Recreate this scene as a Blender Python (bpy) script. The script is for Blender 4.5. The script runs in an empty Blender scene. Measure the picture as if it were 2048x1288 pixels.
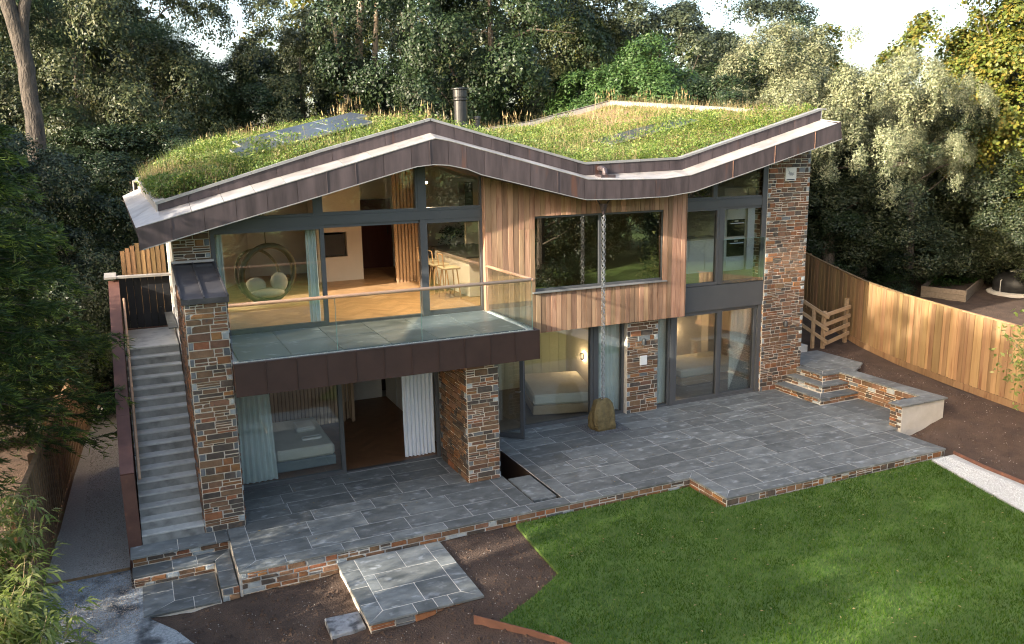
import bpy, math, random
import numpy as np
from mathutils import Matrix, Vector

# ------------------------------------------------------------------ camera, sky, sun, exposure
scene = bpy.context.scene
CAM = Vector((-1.0202, -13.6042, 5.9837))
cd = bpy.data.cameras.new('camera'); camera = bpy.data.objects.new('camera', cd)
scene.collection.objects.link(camera)
cd.sensor_fit = 'HORIZONTAL'; cd.sensor_width = 36.0; cd.lens = 1675.803 / 2048 * 36
cd.clip_start = 0.1; cd.clip_end = 3000
CROT = (Matrix.Rotation(-0.42354493, 3, 'Z') @ Matrix.Rotation(1.36963761, 3, 'X') @ Matrix.Rotation(-0.01798799, 3, 'Z'))
camera.matrix_world = Matrix.Translation(CAM) @ CROT.to_4x4()
scene.camera = camera

SUN_EL = math.radians(19.0)
SUN_AZ = Vector((-0.975, -0.222, 0)).normalized()           # horizontal direction towards the sun
sun_dir = Vector((SUN_AZ.x * math.cos(SUN_EL), SUN_AZ.y * math.cos(SUN_EL), math.sin(SUN_EL)))
world = bpy.data.worlds.new('World'); scene.world = world; world.use_nodes = True
wn = world.node_tree; wn.nodes.clear()
sky = wn.nodes.new('ShaderNodeTexSky'); sky.sky_type = 'NISHITA'; sky.sun_disc = False
sky.sun_elevation = SUN_EL; sky.sun_rotation = math.atan2(SUN_AZ.x, SUN_AZ.y)
sky.air_density = 1.0; sky.dust_density = 4.5; sky.ozone_density = 0.4
bgn = wn.nodes.new('ShaderNodeBackground'); bgn.inputs['Strength'].default_value = 0.15
wo = wn.nodes.new('ShaderNodeOutputWorld')
wn.links.new(sky.outputs[0], bgn.inputs[0]); wn.links.new(bgn.outputs[0], wo.inputs[0])
sl = bpy.data.lights.new('sun', 'SUN'); sl.energy = 3.0; sl.angle = math.radians(0.6); sl.color = (1.0, 0.925, 0.80)
sun = bpy.data.objects.new('sun', sl); scene.collection.objects.link(sun)
sun.rotation_euler = sun_dir.to_track_quat('Z', 'Y').to_euler()
scene.view_settings.view_transform = 'Standard'; scene.view_settings.look = 'None'
scene.view_settings.gamma = 1.0; scene.view_settings.use_curve_mapping = False
scene.view_settings.exposure = 2.18
cy = scene.cycles
cy.use_denoising = True; cy.denoiser = 'OPENIMAGEDENOISE'; cy.denoising_prefilter = 'ACCURATE'
cy.filter_width = 1.1; cy.max_bounces = 7; cy.diffuse_bounces = 3; cy.glossy_bounces = 3; cy.transmission_bounces = 4
cy.transparent_max_bounces = 20; cy.caustics_reflective = False; cy.caustics_refractive = False
cy.sample_clamp_indirect = 6.0

# ------------------------------------------------------------------ helpers
random.seed(7); rng = np.random.default_rng(7)
COL = scene.collection

def mesh_data(name, v, f, mats, mi=None, smooth=False):
    me = bpy.data.meshes.new(name)
    me.from_pydata([tuple(p) for p in v], [], f)
    for m in (mats if isinstance(mats, (list, tuple)) else [mats]):
        me.materials.append(m)
    if mi is not None:
        me.polygons.foreach_set('material_index', mi)
    if smooth:
        me.polygons.foreach_set('use_smooth', [True] * len(f))
    me.update()
    return me

def np_mesh(name, v, nper, mats, mi=None):
    """v: (n*nper,3) array, faces of nper consecutive vertices"""
    n = len(v) // nper
    me = bpy.data.meshes.new(name)
    me.vertices.add(len(v)); me.vertices.foreach_set('co', np.asarray(v, np.float32).ravel())
    me.loops.add(len(v)); me.loops.foreach_set('vertex_index', np.arange(len(v), dtype=np.int32))
    me.polygons.add(n); me.polygons.foreach_set('loop_start', np.arange(0, len(v), nper, dtype=np.int32))
    for m in (mats if isinstance(mats, (list, tuple)) else [mats]):
        me.materials.append(m)
    if mi is not None:
        me.polygons.foreach_set('material_index', np.asarray(mi, np.int32))
    me.update(calc_edges=True); me.validate()
    return me

def link(name, data, parent=None):
    o = bpy.data.objects.new(name, data); COL.objects.link(o)
    if parent is not None:
        o.parent = parent
        o.matrix_parent_inverse = WM[parent.name].inverted()
        WM[o.name] = Matrix.Identity(4)
    else:
        WM[o.name] = Matrix.Identity(4)
    return o
WM = {}

def tag(o, label, cat, group=None, kind=None):
    o['label'] = label; o['category'] = cat
    if group: o['group'] = group
    if kind: o['kind'] = kind
    return o

def thing(name, loc, label, cat, group=None):
    o = bpy.data.objects.new(name, None); COL.objects.link(o)
    o.empty_display_size = 0.2
    o.location = loc; WM[o.name] = Matrix.Translation(Vector(loc))
    return tag(o, label, cat, group)

class MB:
    """collects simple solids into one mesh"""
    def __init__(s): s.v = []; s.f = []; s.m = []; s.cur = 0
    def add(s, v, f):
        b = len(s.v); s.v += [tuple(p) for p in v]; s.f += [tuple(i + b for i in q) for q in f]; s.m += [s.cur] * len(f)
        return s
    def box(s, x0, y0, z0, x1, y1, z1):
        return s.add([(x0, y0, z0), (x1, y0, z0), (x1, y1, z0), (x0, y1, z0), (x0, y0, z1), (x1, y0, z1), (x1, y1, z1), (x0, y1, z1)],
                     [(3, 2, 1, 0), (4, 5, 6, 7), (0, 1, 5, 4), (1, 2, 6, 5), (2, 3, 7, 6), (3, 0, 4, 7)])
    def cbox(s, x0, y0, z0, x1, y1, z1, c=0.006):
        """box with chamfered edges on every side"""
        lo = (x0, y0, z0); hi = (x1, y1, z1); V = []; F = []
        idx = {}
        for a in range(3):
            for sg in (0, 1):
                for p in (0, 1):
                    for q in (0, 1):
                        co = [0, 0, 0]; b, d = (a + 1) % 3, (a + 2) % 3
                        co[a] = hi[a] if sg else lo[a]
                        co[b] = hi[b] - c if p else lo[b] + c
                        co[d] = hi[d] - c if q else lo[d] + c
                        idx[(a, sg, p, q)] = len(V); V.append(tuple(co))
                k = [idx[(a, sg, 0, 0)], idx[(a, sg, 1, 0)], idx[(a, sg, 1, 1)], idx[(a, sg, 0, 1)]]
                F.append(tuple(k) if sg else tuple(k[::-1]))
        for a in range(3):
            b, d = (a + 1) % 3, (a + 2) % 3
            for sa in (0, 1):
                for sb in (0, 1):
                    # edge between face a,sa and face b,sb ; runs along d
                    e = [idx[(a, sa, sb, 0)], idx[(a, sa, sb, 1)], idx[(b, sb, 1, sa)], idx[(b, sb, 0, sa)]]
                    F.append(tuple(e) if (sa ^ sb) else tuple(e[::-1]))
        for sa in (0, 1):
            for sb in (0, 1):
                for sc in (0, 1):
                    t = [idx[(0, sa, sb, sc)], idx[(1, sb, sc, sa)], idx[(2, sc, sa, sb)]]
                    F.append(tuple(t) if (sa + sb + sc) % 2 else tuple(t[::-1]))
        return s.add(V, F)
    def bar(s, p, q, w, h, up=(0, 0, 1)):
        p = Vector(p); q = Vector(q); d = (q - p).normalized(); up = Vector(up)
        a = d.cross(up)
        if a.length < 1e-4: a = d.cross(Vector((1, 0, 0)))
        a.normalize(); b = a.cross(d).normalized()
        V = []
        for e in (p, q):
            for (i, j) in ((-1, -1), (1, -1), (1, 1), (-1, 1)):
                V.append(e + a * (i * w / 2) + b * (j * h / 2))
        return s.add(V, [(3, 2, 1, 0), (4, 5, 6, 7), (0, 1, 5, 4), (1, 2, 6, 5), (2, 3, 7, 6), (3, 0, 4, 7)])
    def tube(s, pts, r, n=8, caps=True):
        pts = [Vector(p) for p in pts]; R = r if isinstance(r, (list, tuple)) else [r] * len(pts)
        V = []; F = []
        prev = None
        for i, p in enumerate(pts):
            d = (pts[min(i + 1, len(pts) - 1)] - pts[max(i - 1, 0)]).normalized()
            if prev is None:
                a = d.cross(Vector((0, 0, 1)))
                if a.length < 1e-3: a = d.cross(Vector((1, 0, 0)))
            else:
                a = prev - d * prev.dot(d)
            a.normalize(); prev = a; b = d.cross(a)
            for k in range(n):
                t = 2 * math.pi * k / n
                V.append(p + (a * math.cos(t) + b * math.sin(t)) * R[i])
        for i in range(len(pts) - 1):
            for k in range(n):
                k2 = (k + 1) % n
                F.append((i * n + k, i * n + k2, (i + 1) * n + k2, (i + 1) * n + k))
        if caps:
            F.append(tuple(range(n))[::-1]); F.append(tuple(range((len(pts) - 1) * n, len(pts) * n)))
        return s.add(V, F)
    def lathe(s, c, prof, n=20):
        """prof: list of (r,z) from bottom to top"""
        V = []; F = []
        for r, z in prof:
            for k in range(n):
                t = 2 * math.pi * k / n
                V.append((c[0] + r * math.cos(t), c[1] + r * math.sin(t), c[2] + z))
        for i in range(len(prof) - 1):
            for k in range(n):
                k2 = (k + 1) % n
                F.append((i * n + k, i * n + k2, (i + 1) * n + k2, (i + 1) * n + k))
        F.append(tuple(range(n))[::-1]); F.append(tuple(range((len(prof) - 1) * n, len(prof) * n)))
        return s.add(V, F)
    def quad(s, p0, p1, p2, p3, th):
        """plate with thickness th below the counter-clockwise quad"""
        P = [Vector(p) for p in (p0, p1, p2, p3)]
        n = (P[2] - P[0]).cross(P[3] - P[1]).normalized()
        V = P + [p - n * th for p in P]
        return s.add(V, [(0, 1, 2, 3), (7, 6, 5, 4), (0, 4, 5, 1), (1, 5, 6, 2), (2, 6, 7, 3), (3, 7, 4, 0)])
    def prism(s, poly, z0, z1, c=0.0):
        """polygon (x,y) counter-clockwise, extruded in z, top edge chamfered by c"""
        n = len(poly); cx = sum(p[0] for p in poly) / n; cyy = sum(p[1] for p in poly) / n
        V = [(x, y, z0) for x, y in poly]
        if c > 0:
            V += [(x, y, z1 - c) for x, y in poly]
            V += [(x + (cx - x) / max(abs(cx - x), 1e-6) * c if abs(cx - x) > c else x,
                   y + (cyy - y) / max(abs(cyy - y), 1e-6) * c if abs(cyy - y) > c else y, z1) for x, y in poly]
            R = 3
        else:
            V += [(x, y, z1) for x, y in poly]; R = 2
        F = [tuple(range(n))[::-1], tuple(range((R - 1) * n, R * n))]
        for r in range(R - 1):
            for k in range(n):
                k2 = (k + 1) % n
                F.append((r * n + k, r * n + k2, (r + 1) * n + k2, (r + 1) * n + k))
        return s.add(V, F)
    def data(s, name, mats, smooth=False):
        return mesh_data(name, s.v, s.f, mats, s.m if isinstance(mats, (list, tuple)) else None, smooth)
    def obj(s, name, mats, parent=None, smooth=False):
        return link(name, s.data(name, mats, smooth), parent)

def lerp(a, b, t): return a + (b - a) * t
def table(T, x):
    if x <= T[0][0]: 
        a, b = T[0], T[1]
    elif x >= T[-1][0]:
        a, b = T[-2], T[-1]
    else:
        for a, b in zip(T, T[1:]):
            if a[0] <= x <= b[0]: break
    return a[1] + (b[1] - a[1]) * (x - a[0]) / (b[0] - a[0])
def sstep(a, b, x):
    t = min(1, max(0, (x - a) / (b - a))); return t * t * (3 - 2 * t)

# ------------------------------------------------------------------ materials
def srgb(h):
    h = h.lstrip('#'); c = [int(h[i:i + 2], 16) / 255 for i in (0, 2, 4)]
    return tuple(x / 12.92 if x <= .04045 else ((x + .055) / 1.055) ** 2.4 for x in c)

def M(name, c1, c2=None, scale=3.0, rough=.6, metal=0.0, spec=.4, bump=0.0, bscale=40.0, rnd=0.0, island=False,
      stretch=(1, 1, 1), detail=5.0, c3=None, c3s=12.0, c3r=(.62, .72), hue=0.0, rough2=None, bdist=.01):
    m = bpy.data.materials.new(name); m.use_nodes = True
    nt = m.node_tree; N = nt.nodes; L = nt.links; N.clear()
    out = N.new('ShaderNodeOutputMaterial'); p = N.new('ShaderNodeBsdfPrincipled'); L.new(p.outputs[0], out.inputs[0])
    p.inputs['Roughness'].default_value = rough; p.inputs['Metallic'].default_value = metal
    p.inputs['Specular IOR Level'].default_value = spec
    tc = N.new('ShaderNodeTexCoord'); mp = N.new('ShaderNodeMapping'); L.new(tc.outputs['Object'], mp.inputs[0])
    mp.inputs['Scale'].default_value = stretch
    oi = None
    if rnd or island:
        oi = N.new('ShaderNodeNewGeometry' if island else 'ShaderNodeObjectInfo')
    rsock = None
    if oi: rsock = oi.outputs['Random Per Island' if island else 'Random']
    if rnd:
        ad = N.new('ShaderNodeVectorMath'); ad.operation = 'ADD'
        ml = N.new('ShaderNodeVectorMath'); ml.operation = 'SCALE'; ml.inputs[0].default_value = (13.1, 7.7, 5.3)
        L.new(rsock, ml.inputs['Scale']); L.new(mp.outputs[0], ad.inputs[0]); L.new(ml.outputs[0], ad.inputs[1]); vec = ad.outputs[0]
    else:
        vec = mp.outputs[0]
    col = None
    if c2 is not None:
        nz = N.new('ShaderNodeTexNoise'); nz.inputs['Scale'].default_value = scale; nz.inputs['Detail'].default_value = detail
        nz.inputs['Roughness'].default_value = .62; L.new(vec, nz.inputs['Vector'])
        rp = N.new('ShaderNodeMapRange'); rp.inputs[1].default_value = .3; rp.inputs[2].default_value = .7
        L.new(nz.outputs[0], rp.inputs[0])
        mx = N.new('ShaderNodeMix'); mx.data_type = 'RGBA'; L.new(rp.outputs[0], mx.inputs[0])
        mx.inputs[6].default_value = (*c1, 1); mx.inputs[7].default_value = (*c2, 1); col = mx.outputs[2]
        if rough2 is not None:
            rr = N.new('ShaderNodeMapRange'); rr.inputs[3].default_value = rough; rr.inputs[4].default_value = rough2
            L.new(rp.outputs[0], rr.inputs[0]); L.new(rr.outputs[0], p.inputs['Roughness'])
    if c3 is not None:
        nz = N.new('ShaderNodeTexNoise'); nz.inputs['Scale'].default_value = c3s; nz.inputs['Detail'].default_value = 6; L.new(vec, nz.inputs['Vector'])
        rp = N.new('ShaderNodeMapRange'); rp.inputs[1].default_value = c3r[0]; rp.inputs[2].default_value = c3r[1]; L.new(nz.outputs[0], rp.inputs[0])
        mx = N.new('ShaderNodeMix'); mx.data_type = 'RGBA'; L.new(rp.outputs[0], mx.inputs[0])
        if col is None: mx.inputs[6].default_value = (*c1, 1)
        else: L.new(col, mx.inputs[6])
        mx.inputs[7].default_value = (*c3, 1); col = mx.outputs[2]
    if rnd:
        hs = N.new('ShaderNodeHueSaturation')
        mr = N.new('ShaderNodeMapRange'); mr.inputs[3].default_value = 1 - rnd; mr.inputs[4].default_value = 1 + rnd; L.new(rsock, mr.inputs[0])
        L.new(mr.outputs[0], hs.inputs['Value'])
        if hue:
            fr = N.new('ShaderNodeMath'); fr.operation = 'MULTIPLY_ADD'; fr.inputs[1].default_value = 7.31; fr.inputs[2].default_value = .17; L.new(rsock, fr.inputs[0])
            fc = N.new('ShaderNodeMath'); fc.operation = 'FRACT'; L.new(fr.outputs[0], fc.inputs[0])
            hr = N.new('ShaderNodeMapRange'); hr.inputs[3].default_value = .5 - hue; hr.inputs[4].default_value = .5 + hue; L.new(fc.outputs[0], hr.inputs[0])
            L.new(hr.outputs[0], hs.inputs['Hue'])
        if col is None: hs.inputs['Color'].default_value = (*c1, 1)
        else: L.new(col, hs.inputs['Color'])
        col = hs.outputs[0]
    if col is None: p.inputs['Base Color'].default_value = (*c1, 1)
    else: L.new(col, p.inputs['Base Color'])
    if bump:
        nb = N.new('ShaderNodeTexNoise'); nb.inputs['Scale'].default_value = bscale; nb.inputs['Detail'].default_value = 4; L.new(vec, nb.inputs['Vector'])
        bp = N.new('ShaderNodeBump'); bp.inputs['Strength'].default_value = bump; bp.inputs['Distance'].default_value = bdist
        L.new(nb.outputs[0], bp.inputs['Height']); L.new(bp.outputs[0], p.inputs['Normal'])
    return m

def leaf_mat(name, cols, trans=.35, rough=.5, objr=.18, patch=None, spec=.35):
    """leaves: colour varies from leaf to leaf and from tree to tree; light passes through"""
    m = bpy.data.materials.new(name); m.use_nodes = True
    nt = m.node_tree; N = nt.nodes; L = nt.links; N.clear()
    out = N.new('ShaderNodeOutputMaterial')
    g = N.new('ShaderNodeNewGeometry'); oi = N.new('ShaderNodeObjectInfo')
    cr = N.new('ShaderNodeValToRGB'); cr.color_ramp.interpolation = 'LINEAR'
    els = cr.color_ramp.elements
    for i, c in enumerate(cols):
        pos = i / (len(cols) - 1)
        e = els[i] if i < 2 else els.new(pos)
        e.position = pos; e.color = (*c, 1)
    L.new(g.outputs['Random Per Island'], cr.inputs[0])
    hs = N.new('ShaderNodeHueSaturation'); L.new(cr.outputs[0], hs.inputs['Color'])
    mr = N.new('ShaderNodeMapRange'); mr.inputs[3].default_value = 1 - objr; mr.inputs[4].default_value = 1 + objr
    L.new(oi.outputs['Random'], mr.inputs[0]); L.new(mr.outputs[0], hs.inputs['Value'])
    if patch:
        tc = N.new('ShaderNodeTexCoord'); nz = N.new('ShaderNodeTexNoise'); nz.inputs['Scale'].default_value = patch; nz.inputs['Detail'].default_value = 6; nz.inputs['Roughness'].default_value = .65
        L.new(tc.outputs['Object'], nz.inputs['Vector']); pm = N.new('ShaderNodeMapRange'); pm.inputs[1].default_value = .32; pm.inputs[2].default_value = .68; pm.inputs[3].default_value = .55; pm.inputs[4].default_value = 1.45
        L.new(nz.outputs[0], pm.inputs[0]); L.new(pm.outputs[0], hs.inputs['Value'])
        ps = N.new('ShaderNodeMapRange'); ps.inputs[1].default_value = .3; ps.inputs[2].default_value = .7; ps.inputs[3].default_value = 1.12; ps.inputs[4].default_value = .82
        L.new(nz.outputs[0], ps.inputs[0]); L.new(ps.outputs[0], hs.inputs['Saturation'])
    d = N.new('ShaderNodeBsdfPrincipled'); d.inputs['Roughness'].default_value = rough; d.inputs['Specular IOR Level'].default_value = spec
    t = N.new('ShaderNodeBsdfTranslucent'); L.new(hs.outputs[0], d.inputs['Base Color'])
    L.new(hs.outputs[0], t.inputs['Color'])
    mx = N.new('ShaderNodeMixShader'); mx.inputs[0].default_value = trans
    L.new(d.outputs[0], mx.inputs[1]); L.new(t.outputs[0], mx.inputs[2]); L.new(mx.outputs[0], out.inputs[0])
    return m

def glass_mat(name, tint, base=.06, strength=1.0, rough=0.0):
    """double glazing: tinted transmission, angle-dependent reflection"""
    m = bpy.data.materials.new(name); m.use_nodes = True
    nt = m.node_tree; N = nt.nodes; L = nt.links; N.clear()
    out = N.new('ShaderNodeOutputMaterial')
    tr = N.new('ShaderNodeBsdfTransparent'); tr.inputs[0].default_value = (*tint, 1)
    gl = N.new('ShaderNodeBsdfGlossy'); gl.inputs['Roughness'].default_value = rough; gl.inputs[0].default_value = (1, 1, 1, 1)
    fr = N.new('ShaderNodeFresnel'); fr.inputs[0].default_value = 1.5
    ma = N.new('ShaderNodeMath'); ma.operation = 'MULTIPLY_ADD'; ma.inputs[1].default_value = strength; ma.inputs[2].default_value = base
    ma.use_clamp = True
    L.new(fr.outputs[0], ma.inputs[0])
    mx = N.new('ShaderNodeMixShader'); L.new(ma.outputs[0], mx.inputs[0]); L.new(tr.outputs[0], mx.inputs[1]); L.new(gl.outputs[0], mx.inputs[2])
    L.new(mx.outputs[0], out.inputs[0])
    return m

def emit_mat(name, c, s):
    m = bpy.data.materials.new(name); m.use_nodes = True
    nt = m.node_tree; nt.nodes.clear()
    e = nt.nodes.new('ShaderNodeEmission'); e.inputs[0].default_value = (*c, 1); e.inputs[1].default_value = s
    o = nt.nodes.new('ShaderNodeOutputMaterial'); nt.links.new(e.outputs[0], o.inputs[0])
    return m

MAT = dict(
    slate=M('slate_paving', (.088, .094, .090), (.195, .202, .192), scale=3.4, rough=.5, rough2=.68, bump=.35, bscale=16, rnd=.27, c3=(.38, .39, .39), c3s=5.0, c3r=(.58, .8), stretch=(1, 1.6, 1)),
    grout=M('grout', (.36, .35, .33), (.52, .505, .475), scale=9, rough=.9),
    mortar=M('mortar', (.60, .53, .44), (.74, .67, .57), scale=14, rough=.95, bump=.5, bscale=90),
    st_rust=M('stone_rust', (.175, .072, .03), (.29, .13, .055), scale=9, rough=.8, bump=.7, bscale=38, rnd=.28, c3=(.13, .075, .045), c3s=14, hue=.012),
    st_brown=M('stone_brown', (.125, .068, .038), (.215, .122, .07), scale=9, rough=.8, bump=.7, bscale=38, rnd=.25, c3=(.09, .07, .055), c3s=14, hue=.012),
    st_dark=M('stone_dark', (.052, .042, .035), (.105, .080, .062), scale=9, rough=.75, bump=.7, bscale=38, rnd=.25, c3=(.16, .10, .06), c3s=10),
    st_slate=M('stone_slate', (.095, .10, .105), (.17, .175, .175), scale=9, rough=.7, bump=.6, bscale=38, rnd=.22),
    st_pale=M('stone_pale', (.28, .31, .32), (.40, .42, .41), scale=9, rough=.8, bump=.6, bscale=38, rnd=.2),
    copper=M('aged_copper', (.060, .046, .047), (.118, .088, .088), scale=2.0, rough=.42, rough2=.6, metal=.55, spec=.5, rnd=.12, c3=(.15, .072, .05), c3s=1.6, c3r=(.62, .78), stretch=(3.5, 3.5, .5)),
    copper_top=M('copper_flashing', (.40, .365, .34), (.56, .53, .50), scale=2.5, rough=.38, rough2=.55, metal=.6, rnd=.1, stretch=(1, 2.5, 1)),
    copper_red=M('red_copper', (.11, .052, .04), (.17, .085, .066), scale=1.6, rough=.5, rough2=.65, metal=.35, rnd=.08, stretch=(2.5, 2.5, .6), bump=.1, bscale=5),
    copper_seam=M('bright_copper', (.62, .36, .25), (.5, .27, .18), scale=6, rough=.35, metal=.8),
    corten=M('corten', (.10, .045, .032), (.16, .075, .05), scale=3.5, rough=.75, c3=(.22, .09, .05), c3s=7, bump=.2, bscale=30, rnd=.06),
    brownfascia=M('brown_fascia', (.046, .025, .020), (.064, .035, .028), scale=3, rough=.6, metal=.15, rnd=.06),
    lead=M('lead_sheet', (.055, .052, .055), (.10, .095, .10), scale=3.5, rough=.45, metal=.4, c3=(.18, .18, .18), c3s=5, c3r=(.66, .78)),
    frame=M('anthracite_frame', (.072, .073, .075), (.082, .083, .085), scale=3, rough=.45, spec=.5),
    cedar=M('cedar_board', (.265, .142, .08), (.405, .245, .15), scale=2.4, rough=.62, stretch=(6, 6, .55), rnd=.34, hue=.012, c3=(.19, .085, .045), c3s=3.2, c3r=(.6, .72), bump=.2, bscale=26),
    fence=M('larch_board', (.185, .108, .05), (.285, .178, .086), scale=2.0, rough=.7, stretch=(5, 5, .5), rnd=.34, hue=.012, c3=(.15, .075, .03), c3s=2.6, c3r=(.6, .7), bump=.2, bscale=22),
    fence_old=M('weathered_board', (.17, .10, .05), (.26, .16, .08), scale=2.0, rough=.75, stretch=(5, 5, .5), rnd=.25, c3=(.11, .07, .04), c3s=2.6, c3r=(.58, .7)),
    rail=M('rail_timber', (.34, .22, .12), (.47, .32, .19), scale=3, rough=.7, stretch=(1.2, 1.2, 3), rnd=.1),
    handrail=M('oak_handrail', (.52, .31, .19), (.62, .39, .25), scale=4, rough=.45, stretch=(.6, 4, 4)),
    oak=M('oak_floor_block', (.42, .25, .12), (.54, .34, .18), scale=3, rough=.38, island=True, rnd=.14, stretch=(2, 2, 1)),
    darkoak=M('brown_floor_block', (.17, .075, .034), (.235, .11, .052), scale=3, rough=.38, island=True, rnd=.16),
    greyfloor=M('grey_oak_board', (.15, .115, .085), (.20, .155, .12), scale=3, rough=.45, rnd=.08),
    plaster=M('white_plaster', (.72, .68, .61), (.76, .72, .66), scale=2, rough=.85),
    render=M('white_render', (.66, .63, .57), (.74, .71, .66), scale=4, rough=.9, bump=.15, bscale=60),
    rawrender=M('raw_render', (.46, .42, .36), (.56, .52, .46), scale=3.5, rough=.9, bump=.3, bscale=30, c3=(.36, .33, .29), c3s=3),
    greenwall=M('sage_boarding', (.42, .46, .36), (.46, .50, .40), scale=3, rough=.6),
    slat=M('timber_slat', (.42, .28, .17), (.52, .36, .23), scale=3, rough=.55, rnd=.1, stretch=(4, 4, .6)),
    redwood=M('dark_red_door', (.085, .022, .014), (.115, .03, .018), scale=4, rough=.5, stretch=(4, 4, .5)),
    concrete=M('cast_concrete', (.44, .42, .375), (.58, .555, .50), scale=3.2, rough=.85, bump=.25, bscale=40, c3=(.33, .31, .275), c3s=4.5, c3r=(.55, .75), rnd=.05),
    riser=M('shade_toned_concrete', (.24, .23, .21), (.36, .345, .31), scale=3.5, rough=.9, bump=.3, bscale=30, c3=(.17, .16, .145), c3s=4, c3r=(.5, .7)),  # risers toned darker than the treads; shade put into the colour
    white=M('white_paint', (.72, .72, .70), rough=.5),
    whitefab=M('white_curtain_cloth', (.76, .79, .84), (.82, .84, .88), scale=3, rough=.9),
    linen=M('pale_curtain_cloth', (.70, .77, .75), (.78, .84, .82), scale=3, rough=.9),
    mattress=M('mattress_cloth', (.58, .57, .50), (.64, .63, .56), scale=4, rough=.85),
    bedbase=M('bed_base_cloth', (.16, .20, .22), (.20, .24, .26), scale=4, rough=.9),
    woodbase=M('bed_base_wood', (.40, .30, .19), (.46, .35, .23), scale=4, rough=.6),
    cushion=M('cream_cushion', (.42, .37, .26), (.50, .45, .33), scale=6, rough=.9),
    black=M('black_steel', (.012, .012, .013), (.02, .02, .021), scale=5, rough=.35, spec=.5),
    blackgate=M('black_gate_board', (.012, .012, .014), (.02, .02, .022), scale=4, rough=.6, rnd=.15),
    ovenglass=M('black_oven_glass', (.008, .008, .009), rough=.12, spec=.6),
    chain=M('chain_steel', (.26, .26, .26), (.42, .42, .42), scale=9, rough=.5, metal=.6),
    steel=M('brushed_steel', (.55, .55, .56), rough=.3, metal=.9),
    solar=M('solar_cells', (.012, .014, .018), (.022, .024, .028), scale=2, rough=.28, spec=.5),
    alu=M('aluminium', (.60, .60, .60), rough=.35, metal=.8),
    lawn=M('lawn_turf', (.045, .085, .012), (.10, .155, .028), scale=2.3, rough=.9, detail=7, c3=(.085, .12, .03), c3s=2.8, c3r=(.55, .8), bump=.6, bscale=120),
    soil=M('bare_soil', (.056, .034, .023), (.108, .068, .046), scale=1.6, rough=.95, detail=9, c3=(.055, .034, .024), c3s=2.4, c3r=(.5, .72), bump=1.0, bscale=34, bdist=.04),
    gravel=M('grey_gravel', (.28, .255, .225), (.46, .42, .37), scale=30, rough=.9, detail=3, bump=1.0, bscale=60, c3=(.24, .22, .20), c3s=1.5, c3r=(.55, .8), bdist=.02),
    gravel_b=M('blue_gravel', (.20, .215, .225), (.42, .44, .445), scale=30, rough=.9, detail=3, bump=1.0, bscale=55, c3=(.055, .06, .065), c3s=2.6, c3r=(.5, .66), bdist=.02),
    gravel_w=M('pale_gravel', (.36, .35, .33), (.55, .54, .51), scale=34, rough=.9, detail=3, bump=1.0, bscale=60, bdist=.02),
    pebble=M('pebble', (.20, .165, .135), (.32, .28, .235), scale=5, rough=.9, island=True, rnd=.45),
    pebble_d=M('dark_pebble', (.06, .062, .066), (.12, .122, .125), scale=5, rough=.8, island=True, rnd=.4),
    pebble_w=M('white_pebble', (.50, .50, .48), (.62, .62, .60), scale=5, rough=.8, island=True, rnd=.25),
    boulder=M('mossy_boulder', (.085, .065, .028), (.20, .15, .065), scale=6, rough=.85, bump=.9, bscale=14, c3=(.10, .085, .04), c3s=5, bdist=.03),
    deck=M('porcelain_deck', (.085, .105, .11), (.17, .195, .20), scale=1.8, rough=.32, rough2=.5, rnd=.06, c3=(.34, .38, .38), c3s=4, c3r=(.6, .8), stretch=(1, 1.8, 1)),
    bark=M('grey_bark', (.07, .055, .042), (.14, .112, .085), scale=5, rough=.95, bump=1.0, bscale=12, stretch=(3, 3, .7), bdist=.05),
    pinebark=M('pine_bark', (.030, .025, .021), (.095, .078, .064), scale=4, rough=.95, bump=1.0, bscale=9, stretch=(2.5, 2.5, .8), bdist=.06),
    palebark=M('pale_bark', (.34, .25, .17), (.46, .36, .26), scale=4, rough=.9, bump=.6, bscale=10, stretch=(2, 2, .7), bdist=.04),
    tile_roof=M('grey_roof_slate', (.16, .15, .14), (.22, .205, .19), scale=6, rough=.8),
    bedtimber=M('raised_bed_timber', (.20, .15, .10), (.29, .22, .155), scale=3, rough=.8, stretch=(.7, 4, 4), rnd=.12),
    blackplastic=M('black_tarpaulin', (.012, .012, .013), (.03, .03, .03), scale=6, rough=.5),
    strap=M('pale_strap', (.45, .44, .40), rough=.8),
    cap_grey=M('coping_grey', (.30, .29, .285), (.38, .365, .355), scale=3, rough=.4, metal=.5, rnd=.06),
    bare=M('roof_soil', (.16, .105, .055), (.24, .165, .09), scale=4, rough=.95, bump=.8, bscale=20, c3=(.09, .06, .035), c3s=5),
    grey_paver=M('rough_grey_stone', (.17, .175, .18), (.33, .335, .34), scale=6, rough=.9, bump=.6, bscale=30, c3=(.07, .072, .076), c3s=7, c3r=(.48, .64)),
    charcoal=M('charcoal_fitting', (.03, .03, .032), rough=.4),
)
STONES = ['st_rust', 'st_brown', 'st_dark', 'st_slate', 'st_pale']
STM = [MAT[s] for s in STONES]
GLASS = glass_mat('window_glass', (.965, .985, .97), base=.045, strength=.85)
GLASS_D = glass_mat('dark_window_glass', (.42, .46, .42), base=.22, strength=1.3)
GLASS_B = glass_mat('balustrade_glass', (.94, .975, .965), base=.0, strength=.5)
EDGE = M('glass_edge', (.20, .36, .32), rough=.15, spec=.6)
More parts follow.
